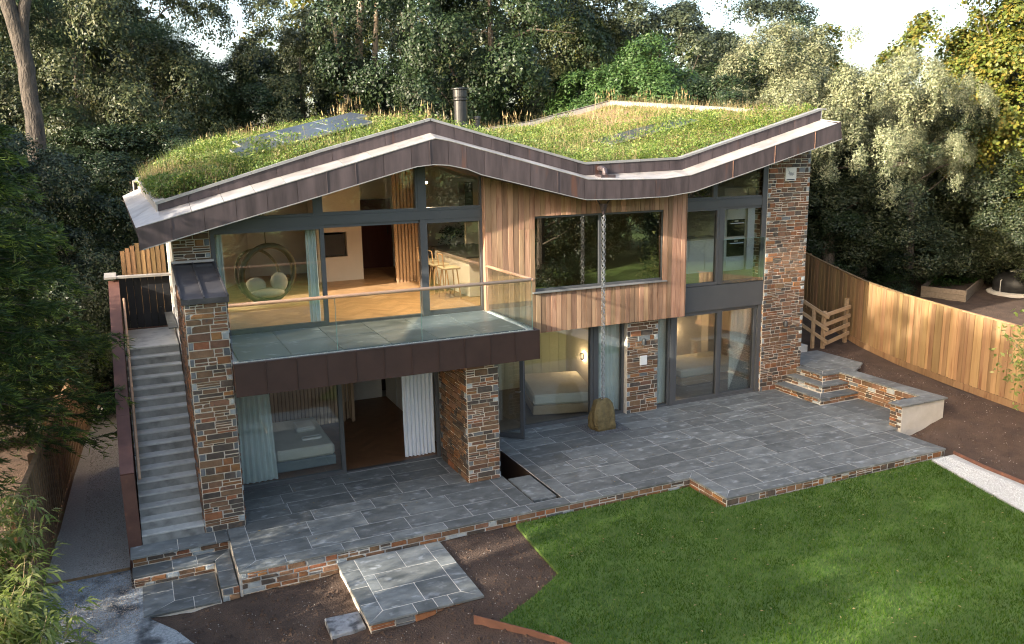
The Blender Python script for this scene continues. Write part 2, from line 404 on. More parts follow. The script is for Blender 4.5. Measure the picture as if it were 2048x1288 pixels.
# ------------------------------------------------------------------ ground
LAWN_Z = -0.15
def gz(x, y):
    z = -0.20 - 0.20 * sstep(3.6, 0.2, x)
    if x < -1.2: z = lerp(z, -0.36, sstep(-1.2, -1.5, x))
    # right bank up to the fence
    t = sstep(13.5, 16.0, x); zr = 0.30 + 0.055 * max(-6, min(8, y))
    z = lerp(z, zr, t)
    # neighbour's garden
    t = sstep(17.5, 24, x); z = lerp(z, 0.75 + .02 * max(0, min(30, y)), t)
    # hillside behind the house
    yb = 10.2 if -1.6 < x < 14.5 else 7.5
    if x <= -1.6: yb = 9.5
    h = sstep(yb, yb + 6, y)
    hi = 2.5 if x < 15 else lerp(2.5, 1.4, sstep(15, 26, x))
    z = lerp(z, hi, h)
    if -1.5 < x < 14.4 and (-1.5 if x < 13.2 else -.9) < y < 10.1: z = -0.9
    if y < -12: z -= 0.02 * (-12 - y) ** 1.1 if y > -80 else 0.02 * 68 ** 1.1
    return z

def axis(lo, hi, step, far):
    a = list(np.arange(lo, hi + 1e-6, step)); s = step; p = a[-1]; q = a[0]
    while p < far:
        s *= 1.35; p += s; a.append(p); q -= s; a.insert(0, q)
    return a
gx = axis(-6, 20, .18, 900); gy = axis(-8, 13, .18, 900)
def soil_bump(x, y):
    n = (math.sin(x * 3.1 + 1.3 * math.sin(y * 2.3)) + math.sin(y * 4.7 + 1.7 * math.sin(x * 3.9)) + .7 * math.sin(x * 9.1 + y * 7.7) + .5 * math.sin(x * 15.3 - y * 13.1))
    m = 1.0
    if x > 2.9 and x < 13.3 and y < -1.5: m = .0
    if x < -1.4 and x > -2.8: m = 0.0
    if x > 30 or y > 20 or x < -8 or y < -9: m = 0
    return n * 0.014 * m
V = [(x, y, gz(x, y) + soil_bump(x, y)) for y in gy for x in gx]; nx = len(gx)
F = [(j * nx + i, j * nx + i + 1, (j + 1) * nx + i + 1, (j + 1) * nx + i) for j in range(len(gy) - 1) for i in range(nx - 1)]
ground = link('ground', mesh_data('ground', V, F, [MAT['soil'], MAT['lawn']], None, True))
ground['kind'] = 'structure'
mi = []
for j in range(len(gy) - 1):
    for i in range(nx - 1):
        x, y = gx[i], gy[j]
        mi.append(1 if (x > 31 or y > 40 or x < -9 or y < -9.5 or (x > 26.5 and y > 9) or (x > 18.5 and y > 8.6)) else 0)
ground.data.polygons.foreach_set('material_index', mi)

def sheet(name, poly, z, mat, th=.03, kind='structure', follow=None):
    b = MB(); b.prism(poly, z - th, z); o = b.obj(name, mat); o['kind'] = kind
    return o
lawn_poly = [(4.37, -1.66), (4.30, -2.5), (4.24, -3.46), (3.6, -3.9), (2.95, -4.24), (3.15, -4.6), (3.45, -5.0), (3.9, -5.8), (4.2, -9.5), (11.5, -9.5), (12.2, -5.14), (12.55, -3.9), (12.9, -2.70), (7.90, -2.70), (7.90, -1.66)]
lawn = sheet('lawn', lawn_poly, LAWN_Z, MAT['lawn'], .08)
def inside(poly, x, y):
    c = False; n = len(poly)
    for i in range(n):
        x1, y1 = poly[i]; x2, y2 = poly[(i + 1) % n]
        if (y1 > y) != (y2 > y) and x < (x2 - x1) * (y - y1) / (y2 - y1) + x1: c = not c
    return c
# grass blades
GB = []
for k in range(150000):
    # denser towards the camera side in view
    x = random.uniform(2.9, 13.0); y = -1.6 - 6.4 * random.random() ** .9
    if not inside(lawn_poly, x, y): continue
    a = random.uniform(0, 6.283); h = random.uniform(.022, .05); w = random.uniform(.004, .008)
    if y > -2.78 and x > 7.9: pass
    lx, ly = random.gauss(0, .018), random.gauss(0, .018)
    ca, sa = math.cos(a) * w, math.sin(a) * w
    GB += [(x - ca, y - sa, LAWN_Z - .004), (x + ca, y + sa, LAWN_Z - .004), (x + lx, y + ly, LAWN_Z + h)]
GRASS = leaf_mat('grass_blade', [(.026, .074, .004), (.046, .112, .007), (.068, .138, .012), (.12, .165, .035)], trans=.3, rough=.7, patch=1.7, spec=.1)
g = link('lawn_grass', np_mesh('lawn_grass', np.array(GB), 3, GRASS))
tag(g, 'short mown green grass covering the lawn in front of the terrace', 'grass', kind='stuff')

# gravel paths
sheet('gravel_path', [(-2.80, -.02), (-1.56, 0.02), (-1.56, 9.5), (-2.05, 11.0), (-2.3, 11.0), (-2.42, 8.0), (-2.56, 5.0), (-2.66, 2.0)], -.335, MAT['gravel'], .1)
sheet('gravel_path', [(-3.3, -6), (1.0, -6), (.05, -4.6), (-1.0, -2.2), (-1.30, -1.75), (-1.37, -.75), (-1.54, -.70), (-1.56, -.02), (-2.80, -.06), (-3.0, -2)], -.355, MAT['gravel_b'], .1)
sheet('gravel_path', [(12.93, -2.72), (12.58, -3.9), (12.23, -5.14), (11.55, -9.3), (12.7, -9.3), (13.2, -5.2), (13.32, -4.37), (13.40, -3.5), (13.56, -2.72)], -.135, MAT['gravel_w'], .1)
sheet('gravel_bed', [(3.05, -4.78), (3.4, -5.15), (3.85, -6.0), (4.1, -9.5), (1.6, -9.5), (2.4, -5.6), (2.7, -5.0)], -.30, MAT['gravel_b'], .06)

def pebbles(name, n, fn, zf, size, mat, label, cat):
    P = []
    for k in range(n):
        x, y = fn()
        if x is None: continue
        z = zf(x, y); r = random.uniform(*size)
        a = random.uniform(0, 6.28); ca, sa = math.cos(a), math.sin(a); q = random.uniform(.6, 1.0)
        tp = (x + random.uniform(-.3, .3) * r, y + random.uniform(-.3, .3) * r, z + r * random.uniform(.5, .9))
        ring = [(x + r * ca, y + r * sa, z - .1 * r), (x - q * r * sa, y + q * r * ca, z - .1 * r), (x - r * ca, y - r * sa, z - .1 * r), (x + q * r * sa, y - q * r * ca, z - .1 * r)]
        b = len(P)
        P.append((ring, tp))
    Vv = []; Ff = []
    for ring, tp in P:
        b = len(Vv); Vv += ring + [tp]
        Ff += [(b, b + 1, b + 4), (b + 1, b + 2, b + 4), (b + 2, b + 3, b + 4), (b + 3, b, b + 4)]
    o = link(name, mesh_data(name, Vv, Ff, mat)); tag(o, label, cat, kind='stuff'); return o
def f_soil():
    if random.random() < .55:
        x, y = random.uniform(-1.2, 4.3), random.uniform(-5.2, -1.7)
        if inside(lawn_poly, x, y) or (1.3 < x < 3.05 and y > -3.56) or (x < 0 and y > -1.75) or (.85 < x < 1.37 and -3.4 < y < -2.9): return None, None
        if x < -1.0 + max(0, (-2.2 - y)) * .45: return None, None
        return x, y
    x, y = random.uniform(13.7, 16.3), random.uniform(-4.5, 3.2)
    if x < 15.0 and y > -1.45: return None, None
    return x, y
pebbles('soil_stones', 2200, f_soil, lambda x, y: gz(x, y) + soil_bump(x, y), (.004, .016), MAT['pebble'], 'small pale stones and clods scattered over the bare brown soil beds', 'stones')
def f_path():
    if random.random() < .6: return random.uniform(-2.3, -1.6), random.uniform(0, 7)
    return random.uniform(-2.5, -1.45), random.uniform(-2.0, -.1)
pebbles('path_gravel', 9000, f_path, lambda x, y: -.335 if y > -.02 else -.355, (.006, .014), MAT['pebble'], 'loose grey gravel on the narrow side path left of the stairs', 'gravel')
def f_rp():
    y = random.uniform(-6, -2.75); return random.uniform(lerp(12.93, 12.0, (-2.75 - y) / 3.25), 13.35 - .1 * (-2.75 - y)), y
pebbles('pale_path_gravel', 5000, f_rp, lambda x, y: -.135, (.006, .014), MAT['pebble_w'], 'loose pale gravel on the path right of the lawn', 'gravel')
# path edging strips
b = MB(); b.box(-2.80, -.045, -.45, -1.56, -.022, -.318)
tag(b.obj('path_edging', MAT['fence_old']), 'thin dark timber edging strip across the side gravel path', 'edging')
b = MB()
pl = [(13.58, -2.70), (13.42, -3.5), (13.34, -4.37), (13.22, -5.2), (12.72, -9.3)]
for p, q in zip(pl, pl[1:]): b.bar((p[0], p[1], -.13), (q[0], q[1], -.13), .025, .12)
tag(b.obj('path_edging', MAT['corten']), 'thin rusty edging strip between the pale gravel path and the soil', 'edging')
b = MB()
pl = [(2.66, -4.02), (2.85, -4.25), (3.02, -4.46), (3.22, -4.70), (3.42, -4.98), (3.62, -5.4), (3.85, -6.2), (4.0, -7.5)]
for p, q in zip(pl, pl[1:]): b.bar((p[0], p[1], -.21), (q[0], q[1], -.21), .012, .19)
tag(b.obj('steel_edging', MAT['corten']), 'rusty curved steel edging strip at the near corner of the lawn', 'edging')

# ------------------------------------------------------------------ patio with individual slabs
patio = MB()
patio.prism([(-.06, -1.59), (4.87, -1.59), (4.87, 2.6), (-.06, 2.6)], -.3, -.0035)
patio.prism([(4.87, -1.59), (5.42, -1.59), (5.42, -1.33), (4.87, -1.33)], -.3, -.0035)
patio.prism([(4.87, 1.32), (5.42, 1.32), (5.42, 2.6), (4.87, 2.6)], -.3, -.0035)
patio.prism([(5.42, -1.59), (13.37, -1.59), (13.37, 2.6), (5.42, 2.6)], -.3, -.0035); patio.prism([(13.37, -1.12), (14.52, -1.12), (14.52, 2.6), (13.37, 2.6)], -.3, -.0035)
patio.prism([(7.96, -2.65), (13.37, -2.65), (13.37, -1.59), (7.96, -1.59)], -.3, -.0035)
patio = patio.obj('patio', MAT['grout']); patio['kind'] = 'structure'
G = .0045
def slab(poly, z=0.0, th=.035, parent=patio, mat=None, name='paving_slab'):
    n = len(poly); cx = sum(p[0] for p in poly) / n; cyy = sum(p[1] for p in poly) / n
    P = []
    for x, y in poly:
        P.append((x + (G if x < cx else -G), y + (G if y < cyy else -G)))
    dz = random.uniform(-.0012, .0012)
    b = MB(); b.prism(P, z - th, z + dz, .004)
    return b.obj(name, mat or MAT['slate'], parent)
def srect(x0, y0, x1, y1, **k): return slab([(x0, y0), (x1, y0), (x1, y1), (x0, y1)], **k)
def row_x(x0, x1, y0, y1, lens=(.7, 1.15), skip=None, **k):
    x = x0
    while x < x1 - .01:
        w = random.uniform(*lens)
        if x1 - (x + w) < lens[0] * .45: w = x1 - x
        srect(x, y0, min(x1, x + w), y1, **k); x += w
def row_y(x0, x1, y0, y1, lens=(.55, .85), **k):
    y = y0
    while y < y1 - .01:
        w = random.uniform(*lens)
        if y1 - (y + w) < lens[0] * .45: w = y1 - y
        srect(x0, y, x1, min(y1, y + w), **k); y += w
random.seed(21)
# front border, mitred corner on the left
slab([(-.08, -1.61), (.62, -1.61), (.62, -1.34), (.20, -1.34)])
row_x(.62, 7.62, -1.61, -1.34, (.62, .98))
slab([(7.62, -1.61), (7.94, -1.61), (8.21, -1.34), (7.62, -1.34)])
slab([(-.08, -1.61), (.20, -1.34), (.20, -.78), (-.08, -.78)])
row_y(-.08, .20, -.78, .02)
# field left of the water channel
for y0, y1 in ((-1.34, -.86), (-.86, -.30), (-.30, .12), (.12, .62), (.62, 1.05), (1.05, 1.5)):
    row_x(.20, 4.59, y0, y1)
row_y(4.59, 4.87, -1.34, 1.4)
srect(4.59, 1.4, 5.42, 2.3)
# border right of the channel and main field
row_y(5.42, 5.70, -1.34, 2.32)
for y0, y1 in ((-1.34, -.86), (-.86, -.38), (-.38, .14), (.14, .70), (.70, 1.21)):
    row_x(5.70, 12.9, y0, y1)
for y0, y1 in ((1.21, 1.62), (1.62, 2.02)):
    row_x(5.70, 7.50, y0, y1); row_x(8.46, 13.3, y0, y1)
row_x(5.70, 13.3, 2.02, 2.34)
for y0, y1 in ((-1.34, -.86), (-.86, -.2), (-.2, .62)): row_x(12.9, 14.5, y0, y1, (.6, .9))
row_x(12.9, 13.32, .62, 1.21, (.5, .6))
# step-out on the right
slab([(7.94, -2.67), (8.21, -2.40), (8.21, -1.34), (7.94, -1.61)])
slab([(7.94, -2.67), (8.75, -2.67), (8.75, -2.40), (8.21, -2.40)])
row_x(8.75, 12.6, -2.67, -2.40, (.62, .98))
slab([(12.6, -2.67), (13.39, -2.67), (13.12, -2.40), (12.6, -2.40)])
slab([(13.39, -2.67), (13.39, -1.9), (13.12, -1.9), (13.12, -2.40)])
srect(13.12, -1.9, 13.39, -1.34)
row_x(8.21, 13.12, -2.40, -1.86); row_x(8.21, 13.12, -1.86, -1.34)
# inspection-cover frames let into the paving
for (x0, y0, x1, y1, lb) in ((6.28, -.27, 7.0, .17, 'thin steel frame of the paved inspection cover near the stone pillar and channel'), (11.55, .84, 12.32, 1.28, 'thin steel frame of the paved inspection cover near the sliding bedroom doors')):
    b = MB(); t = .014; z = .0045
    b.box(x0, y0, -.02, x1, y0 + t, z); b.box(x0, y1 - t, -.02, x1, y1, z); b.box(x0, y0 + t, -.02, x0 + t, y1 - t, z); b.box(x1 - t, y0 + t, -.02, x1, y1 - t, z)
    tag(b.obj('cover_frame', MAT['alu']), lb, 'cover frame')
# water channel: black lined trough with its light strip
b = MB()
b.box(4.873, -1.327, -.55, 4.885, 1.317, -.012); b.box(5.404, -1.327, -.55, 5.416, 1.317, -.012)
b.box(4.885, -1.327, -.55, 5.404, -1.314, -.012); b.box(4.885, 1.304, -.55, 5.404, 1.317, -.012); b.box(4.885, -1.314, -.55, 5.404, 1.304, -.53)
ch = b.obj('water_channel', MAT['black']); tag(ch, 'black lined open trough let into the paving beside the middle pier', 'channel')
b = MB(); b.tube([(4.885, 1.0, -.30), (4.90, .62, -.31), (4.888, .35, -.295), (4.915, .12, -.31), (4.905, -.02, -.30), (4.94, -.12, -.31)], .004, 5)
b.obj('light_strip', emit_mat('light_strip_glow', (1.0, .45, .14), 5.0), ch)
b = MB(); b.cbox(4.93, -1.19, -.09, 5.385, -.09, -.018, .008)
tag(b.obj('loose_slab', MAT['slate']), 'loose slate slab resting in the dark trough beside the middle pier', 'slab')

# ------------------------------------------------------------------ rubble stonework
def stone_mesh(b, O, u, n, poly, proud):
    """one stone: polygon in (u,z) of a wall face, chamfered and standing proud of the mortar"""
    k = len(poly); cu = sum(p[0] for p in poly) / k; cz = sum(p[1] for p in poly) / k
    P = lambda a, c, d: O + u * a + Vector((0, 0, 1)) * c + n * d
    rings = [(0, -.012), (0, proud * .55), (.010, proud)]
    V = []; F = []
    for ins, d in rings:
        for a, c in poly:
            L = math.hypot(a - cu, c - cz) or 1
            s = max(.4, 1 - ins / L)
            V.append(P(cu + (a - cu) * s, cz + (c - cz) * s, d + (random.uniform(-.002, .002) if ins else 0)))
    for r in range(2):
        for i in range(k):
            j = (i + 1) % k; F.append((r * k + i, r * k + j, (r + 1) * k + j, (r + 1) * k + i))
    F.append(tuple(range(2 * k, 3 * k)))
    b.add(V, F)
PALETTE = [0] * 20 + [1] * 58 + [2] * 20 + [3] * 2
def rubble(O, u, n, W, H, zs=(.07, .135), ws=(.14, .38), quoin=(True, True), gap=.0165, holes=(), pal=PALETTE, top=None):
    """lays courses of stone over a W x H face; returns a list of (O,u,n,poly,proud,material)"""
    out = []; O = Vector(O); u = Vector(u); n = Vector(n); z = 0.0; row = 0
    def put(a0, a1, z0, z1, m):
        if a1 - a0 < .025 or z1 - z0 < .018: return
        for h in holes:
            if a1 > h[0] and a0 < h[2] and z1 > h[1] and z0 < h[3]: return
        if top and z0 > top(O + u * ((a0 + a1) / 2)): return
        g = gap / 2; j = lambda s=.004: random.uniform(-s, s)
        p = [(a0 + g + j(), z0 + g + j(.003)), (a1 - g + j(), z0 + g + j(.003)), (a1 - g + j(), z1 - g + j(.003)), (a0 + g + j(), z1 - g + j(.003))]
        if random.random() < .18 and a1 - a0 > .1 and z1 - z0 > .06:
            c = random.uniform(.015, .03); k = random.choice((2, 3)); a, zz = p[k]
            if k == 2: p[2:3] = [(a, zz - c), (a - c * 1.4, zz)]
            else: p[3:4] = [(a + c * 1.4, zz), (a, zz - c)]
        out.append((O, u, n, p, random.uniform(.010, .026), m))
    while z < H - .02:
        h = random.uniform(*zs)
        if H - (z + h) < .05: h = H - z
        a = 0.0; end = W
        ql = quoin[0] and row % 2 == 0 and random.random() < .85; qr = quoin[1] and row % 2 == 1 and random.random() < .85
        if ql:
            w = random.uniform(.07, .11); put(0, w, z, z + h, random.choice((4, 4, 3, 3, 2))); a = w
        if qr:
            w = random.uniform(.07, .11); put(W - w, W, z, z + h, random.choice((4, 4, 3, 3, 2))); end = W - w
        while a < end - .01:
            w = random.uniform(*ws)
            if end - (a + w) < ws[0] * .6: w = end - a
            if w > .5: w = end - a if end - a < .5 else .4
            r = random.random()
            if r < .30 and h > .075:
                s = random.uniform(.35, .65) * h
                for (z0, z1) in ((z, z + s), (z + s, z + h)):
                    if random.random() < .35 and w > .2:
                        x = random.uniform(.35, .65) * w
                        put(a, a + x, z0, z1, random.choice(pal)); put(a + x, a + w, z0, z1, random.choice(pal))
                    else: put(a, a + w, z0, z1, random.choice(pal))
            elif r < .38 and h > .1:
                for q in range(3): put(a, a + w, z + h * q / 3, z + h * (q + 1) / 3, random.choice(pal))
            else: put(a, a + w, z, z + h, random.choice(pal))
            a += w
        z += h; row += 1
    return out
def stone_size(s):
    O, u, n, p, pr, m = s
    cu = sum(q[0] for q in p) / len(p); cz = sum(q[1] for q in p) / len(p)
    c = O + u * cu + Vector((0, 0, cz)); w = max(q[0] for q in p) - min(q[0] for q in p); h = max(q[1] for q in p) - min(q[1] for q in p)
    d = CAM - c; L = d.length
    return w * h * max(0, n.dot(d) / L) / (L * L)
def lay(stones_by_parent, limit):
    """the stones that show largest become parts of their own, the rest one joined part for each wall"""
    allst = sorted(((stone_size(s), k, i) for k, (par, st) in enumerate(stones_by_parent) for i, s in enumerate(st)), reverse=True)
    single = {(k, i) for _, k, i in allst[:limit]}
    for k, (par, st) in enumerate(stones_by_parent):
        rest = MB()
        for i, s in enumerate(st):
            if (k, i) in single:
                b = MB(); stone_mesh(b, *s[:5]); b.obj('stone', STM[s[5]], par)
            else:
                rest.cur = s[5]; stone_mesh(rest, *s[:5])
        if rest.v:
            o = rest.obj('small_stones', STM, par); o['kind'] = 'stuff'

# terrace retaining wall along the front edge of the patio
random.seed(5)
X = Vector((1, 0, 0)); Y = Vector((0, 1, 0)); nX = -X; nY = -Y
tw = MB()
tw.box(-.05, -1.585, -.75, 7.965, -1.45, -.04); tw.box(7.965, -2.645, -.5, 13.36, -2.5, -.04); tw.box(7.965, -2.5, -.5, 8.1, -1.585, -.04); tw.box(13.24, -2.5, -.5, 13.36, -1.4, -.04)
tw = tw.obj('terrace_wall', MAT['mortar']); tag(tw, 'low rubble stone retaining wall under the front edge of the slate patio', 'wall')
light_pal = [0] * 16 + [1] * 46 + [2] * 14 + [3] * 10 + [4] * 8
sA = rubble((-.05, -1.585, -.46), X, nY, 8.01, .42, (.05, .11), (.12, .34), (True, False), .021, pal=light_pal)
sB = rubble((7.965, -2.645, -.26), X, nY, 5.39, .22, (.07, .11), (.12, .3), (True, True), .021, pal=light_pal)
sC = rubble((7.965, -1.585, -.26), nY, nX, 1.06, .22, (.07, .11), (.14, .3), (False, True), .016, pal=light_pal)
lay([(tw, sA + sB + sC)], 230)

# garden slab platform in the bed
ls = thing('slab_platform', (2.18, -2.6, -.45), 'square slate paved platform on low stone base in the soil bed', 'platform')
b = MB(); b.box(1.38, -3.49, -.55, 2.99, -1.66, -.207); b.box(1.37, -3.51, -.206, 3.0, -1.65, -.1735); base = b.obj('base', MAT['mortar'], ls)
lay([(base, rubble((1.38, -3.49, -.44), X, nY, 1.61, .23, (.06, .1), (.14, .34), (True, True), .016, pal=light_pal))], 40)
def ps(poly): slab(poly, z=-.17, parent=ls, th=.034)
x0, x1, y0, y1, bw = 1.35, 3.02, -3.53, -1.63, .26
ps([(x0, y0), (x0 + .68, y0), (x0 + .68, y0 + bw), (x0 + bw, y0 + bw)]); ps([(x0 + .68, y0), (x0 + .98, y0), (x0 + .98, y0 + bw), (x0 + .68, y0 + bw)])
ps([(x0 + .98, y0), (x0 + 1.2, y0), (x0 + 1.2, y0 + bw), (x0 + .98, y0 + bw)]); ps([(x0 + 1.2, y0), (x1, y0), (x1 - bw, y0 + bw), (x0 + 1.2, y0 + bw)])
ps([(x0, y0), (x0 + bw, y0 + bw), (x0 + bw, y0 + .52), (x0, y0 + .52)])
for a, c in ((.52, 1.0), (1.0, 1.55), (1.55, 1.9)): ps([(x0, y0 + a), (x0 + bw, y0 + a), (x0 + bw, y0 + c), (x0, y0 + c)])
ps([(x1, y0), (x1, y0 + .62), (x1 - bw, y0 + .62), (x1 - bw, y0 + bw)])
for a, c in ((.62, 1.1), (1.1, 1.6), (1.6, 1.9)): ps([(x1 - bw, y0 + a), (x1, y0 + a), (x1, y0 + c), (x1 - bw, y0 + c)])
for (a, c, ys) in ((bw, .88, (bw, .8)), (.88, 1.41, (bw, .8)), (bw, .42, (.8, 1.3)), (.42, 1.41, (.8, 1.3)), (bw, .93, (1.3, 1.9)), (.93, 1.41, (1.3, 1.9))):
    ps([(x0 + a, y0 + ys[0]), (x0 + c, y0 + ys[0]), (x0 + c, y0 + ys[1]), (x0 + a, y0 + ys[1])])
b = MB(); b.prism([(.87, -3.39), (1.345, -3.37), (1.355, -2.93), (.88, -2.91)], -.42, -.29, .012)
tag(b.obj('stepping_stone', MAT['grey_paver']), 'rough mottled grey stepping stone beside the paved platform', 'stone')

# entry steps at the foot of the left staircase
es = thing('entry_steps', (-.9, -.9, -.45), 'L-shaped slate steps on stone risers at the foot of the concrete stairs', 'steps')
b = MB(); b.box(-1.50, -.37, -.6, -.08, .06, -.04); b.box(-1.50, -.72, -.6, -.11, -.37, -.205); b.box(-.33, -1.60, -.6, -.10, -.72, -.205); b.box(-1.385, -1.66, -.6, -.35, -.74, -.375)
b.box(-1.51, -.39, -.039, -.09, -.02, -.0035); b.box(-1.50, -.70, -.204, -.12, -.40, -.1735); b.box(-.33, -1.59, -.204, -.12, -.705, -.1735); b.box(-1.38, -1.66, -.374, -.37, -.75, -.3435); base = b.obj('base', MAT['mortar'], es)
def es_slab(poly, z): slab(poly, z=z, parent=es, th=.035)
es_slab([(-1.53, -.41), (-.84, -.41), (-.84, .0), (-1.53, .0)], 0); es_slab([(-.84, -.41), (-.28, -.41), (-.28, .0), (-.84, .0)], 0); es_slab([(-.28, -.41), (-.08, -.41), (-.08, .0), (-.28, .0)], 0)
es_slab([(-1.52, -.72), (-.95, -.72), (-.95, -.38), (-1.52, -.38)], -.17); es_slab([(-.95, -.72), (-.6, -.72), (-.6, -.38), (-.95, -.38)], -.17)
es_slab([(-.6, -.72), (-.35, -.72), (-.10, -.38), (-.6, -.38)], -.17); es_slab([(-.35, -.72), (-.35, -1.1), (-.10, -1.1), (-.10, -.38)][::-1], -.17); es_slab([(-.35, -1.61), (-.10, -1.61), (-.10, -1.1), (-.35, -1.1)], -.17)
es_slab([(-1.40, -1.68), (-.98, -1.38), (-.98, -1.02), (-1.40, -1.02)], -.34); es_slab([(-1.40, -1.02), (-.98, -1.02), (-.98, -.74), (-1.40, -.74)], -.34)
es_slab([(-1.40, -1.68), (-.72, -1.68), (-.72, -1.38), (-.98, -1.38)], -.34); es_slab([(-.72, -1.68), (-.36, -1.68), (-.36, -1.38), (-.72, -1.38)], -.34); es_slab([(-.98, -1.38), (-.36, -1.38), (-.36, -.74), (-.98, -.74)], -.34)
st = rubble((-1.50, -.37, -.17), X, nY, 1.40, .13, (.05, .07), (.14, .34), (False, False), .016, pal=light_pal) + rubble((-1.50, -.72, -.34), X, nY, 1.15, .13, (.05, .07), (.14, .34), (False, False), .016, pal=light_pal)
st += rubble((-.33, -1.60, -.42), X, nY, .25, .21, (.06, .1), (.1, .2), (True, False), .016, pal=light_pal)
lay([(base, st)], 60)
b = MB(); b.box(-.08, -1.58, -.6, .0, -.38, -.04); b.obj('riser', MAT['mortar'], es)

# right garden steps and planter wall
rs = thing('garden_steps', (14, 1.4, 0), 'three slate steps with rubble stone risers beside the tall right pier', 'steps')
b = MB(); b.box(13.33, .67, -.1, 14.7, 2.19, .13); b.box(13.69, 1.0, -.1, 15.0, 2.19, .295); b.box(14.0, 1.31, -.1, 15.1, 2.19, .465); b.box(15.1, 1.72, -.1, 15.70, 2.19, .465); b.box(14.13, 2.19, -.1, 15.70, 3.28, .465)
b.box(13.36, .69, .131, 14.56, 2.18, .1615); b.box(13.70, 1.01, .296, 14.9, 2.18, .3265); b.box(14.01, 1.32, .466, 15.1, 2.18, .4965); base = b.obj('base', MAT['mortar'], rs)
st = rubble((13.33, 2.19, .0), nY, nX, 1.52, .13, (.055, .075), (.14, .32), (False, True), .014, pal=light_pal) + rubble((13.33, .67, .0), X, nY, 1.2, .13, (.055, .075), (.14, .32), (True, False), .014)
st += rubble((13.69, 2.19, .165), nY, nX, 1.19, .13, (.055, .075), (.14, .32), (False, True), .014, pal=light_pal) + rubble((13.69, 1.0, .165), X, nY, .85, .13, (.055, .075), (.14, .32), (True, False), .014)
st += rubble((14.0, 2.19, .33), nY, nX, .88, .135, (.055, .075), (.14, .32), (False, True), .014, pal=light_pal) + rubble((14.0, 1.31, .33), X, nY, .7, .135, (.055, .075), (.14, .32), (True, False), .014)
lay([(base, st)], 110)
def rslab(poly, z): slab(poly, z=z, parent=rs, th=.035)
rslab([(13.30, .64), (13.62, .97), (13.62, 2.19), (13.30, 2.19)], .165); rslab([(13.30, .64), (14.58, .64), (14.58, .97), (13.62, .97)], .165)
rslab([(13.66, .97), (13.98, 1.28), (13.98, 2.19), (13.66, 2.19)], .33); rslab([(13.66, .97), (14.6, .97), (14.6, 1.28), (13.98, 1.28)], .33)
rslab([(13.97, 1.28), (14.25, 1.56), (14.25, 2.19), (13.97, 2.19)], .50); rslab([(13.97, 1.28), (15.1, 1.28), (15.1, 1.56), (14.25, 1.56)], .50)
rslab([(14.25, 1.56), (15.1, 1.56), (15.1, 2.4), (14.25, 2.4)], .50); rslab([(15.1, 1.28), (15.75, 1.7), (15.75, 3.3), (15.1, 3.3)], .50); rslab([(14.25, 2.4), (15.1, 2.4), (15.1, 3.3), (14.25, 3.3)], .50)
b = MB(); b.box(14.2, 3.3, 0, 15.4, 3.65, .68); b.box(14.2, 3.65, 0, 15.4, 4.0, .86); b.box(14.2, 4.0, 0, 15.4, 4.4, 1.04); b.box(14.2, 4.4, 0, 15.4, 6, 1.2)
tag(b.obj('concrete_steps', MAT['concrete']), 'pale concrete steps climbing behind the tall right stone pier', 'steps')

pw = thing('planter_wall', (14.7, -.4, 0), 'L-shaped rubble stone garden wall with slate coping beside the steps', 'wall')
b = MB(); b.box(14.52, -1.10, -.3, 14.86, 1.28, .48); base = b.obj('wall_core', MAT['mortar'], pw)
b = MB(); b.box(13.58, -1.40, -.3, 14.86, -1.10, .48); end = b.obj('rendered_end', MAT['rawrender'], pw)
end['label'] = 'pale raw rendered end face of the garden wall'
st = rubble((14.52, 1.28, .0), nY, nX, 2.38, .475, (.05, .1), (.14, .34), (False, False), .014, pal=light_pal)
st2 = rubble((13.58, -1.10, .0), nY, nX, .30, .475, (.06, .1), (.12, .2), (False, True), .014)
lay([(base, st), (end, st2)], 140)
for poly in ([(14.49, -1.07), (14.92, -1.07), (14.92, -.3), (14.49, -.3)], [(14.49, -.3), (14.92, -.3), (14.92, .5), (14.49, .5)], [(14.49, .5), (14.92, .5), (14.92, 1.28), (14.49, 1.28)],
             [(13.53, -1.44), (14.2, -1.44), (14.2, -1.07), (13.53, -1.07)], [(14.2, -1.44), (14.93, -1.44), (14.93, -1.07), (14.2, -1.07)]):
    slab(poly, z=.52, parent=pw, th=.035, name='coping')
b = MB(); b.tube([(14.48, -.72, .33), (14.38, -.72, .33)], .055, 14); b.tube([(14.50, -.72, .33), (14.48, -.72, .33)], .03, 8)
tag(b.obj('wall_light', MAT['charcoal']), 'round black spotlight mounted on the low garden wall', 'light')
# gravel square and boulder under the rain chain
b = MB(); b.prism([(7.50, 1.21), (8.46, 1.21), (8.46, 2.02), (7.50, 2.02)], -.06, .0005); gsq = b.obj('gravel_square', MAT['pebble_d']); gsq['kind'] = 'structure'
pebbles('drain_pebbles', 1300, lambda: (random.uniform(7.53, 8.43), random.uniform(1.24, 1.99)), lambda x, y: .0, (.010, .02), MAT['pebble_d'], 'dark pebbles filling the square drain under the rain chain', 'pebbles')
# ------------------------------------------------------------------ the house
house = thing('house', (7, 5, 0), 'modern two-storey house with wavy copper-edged green roof, stone piers and cedar cladding', 'house')
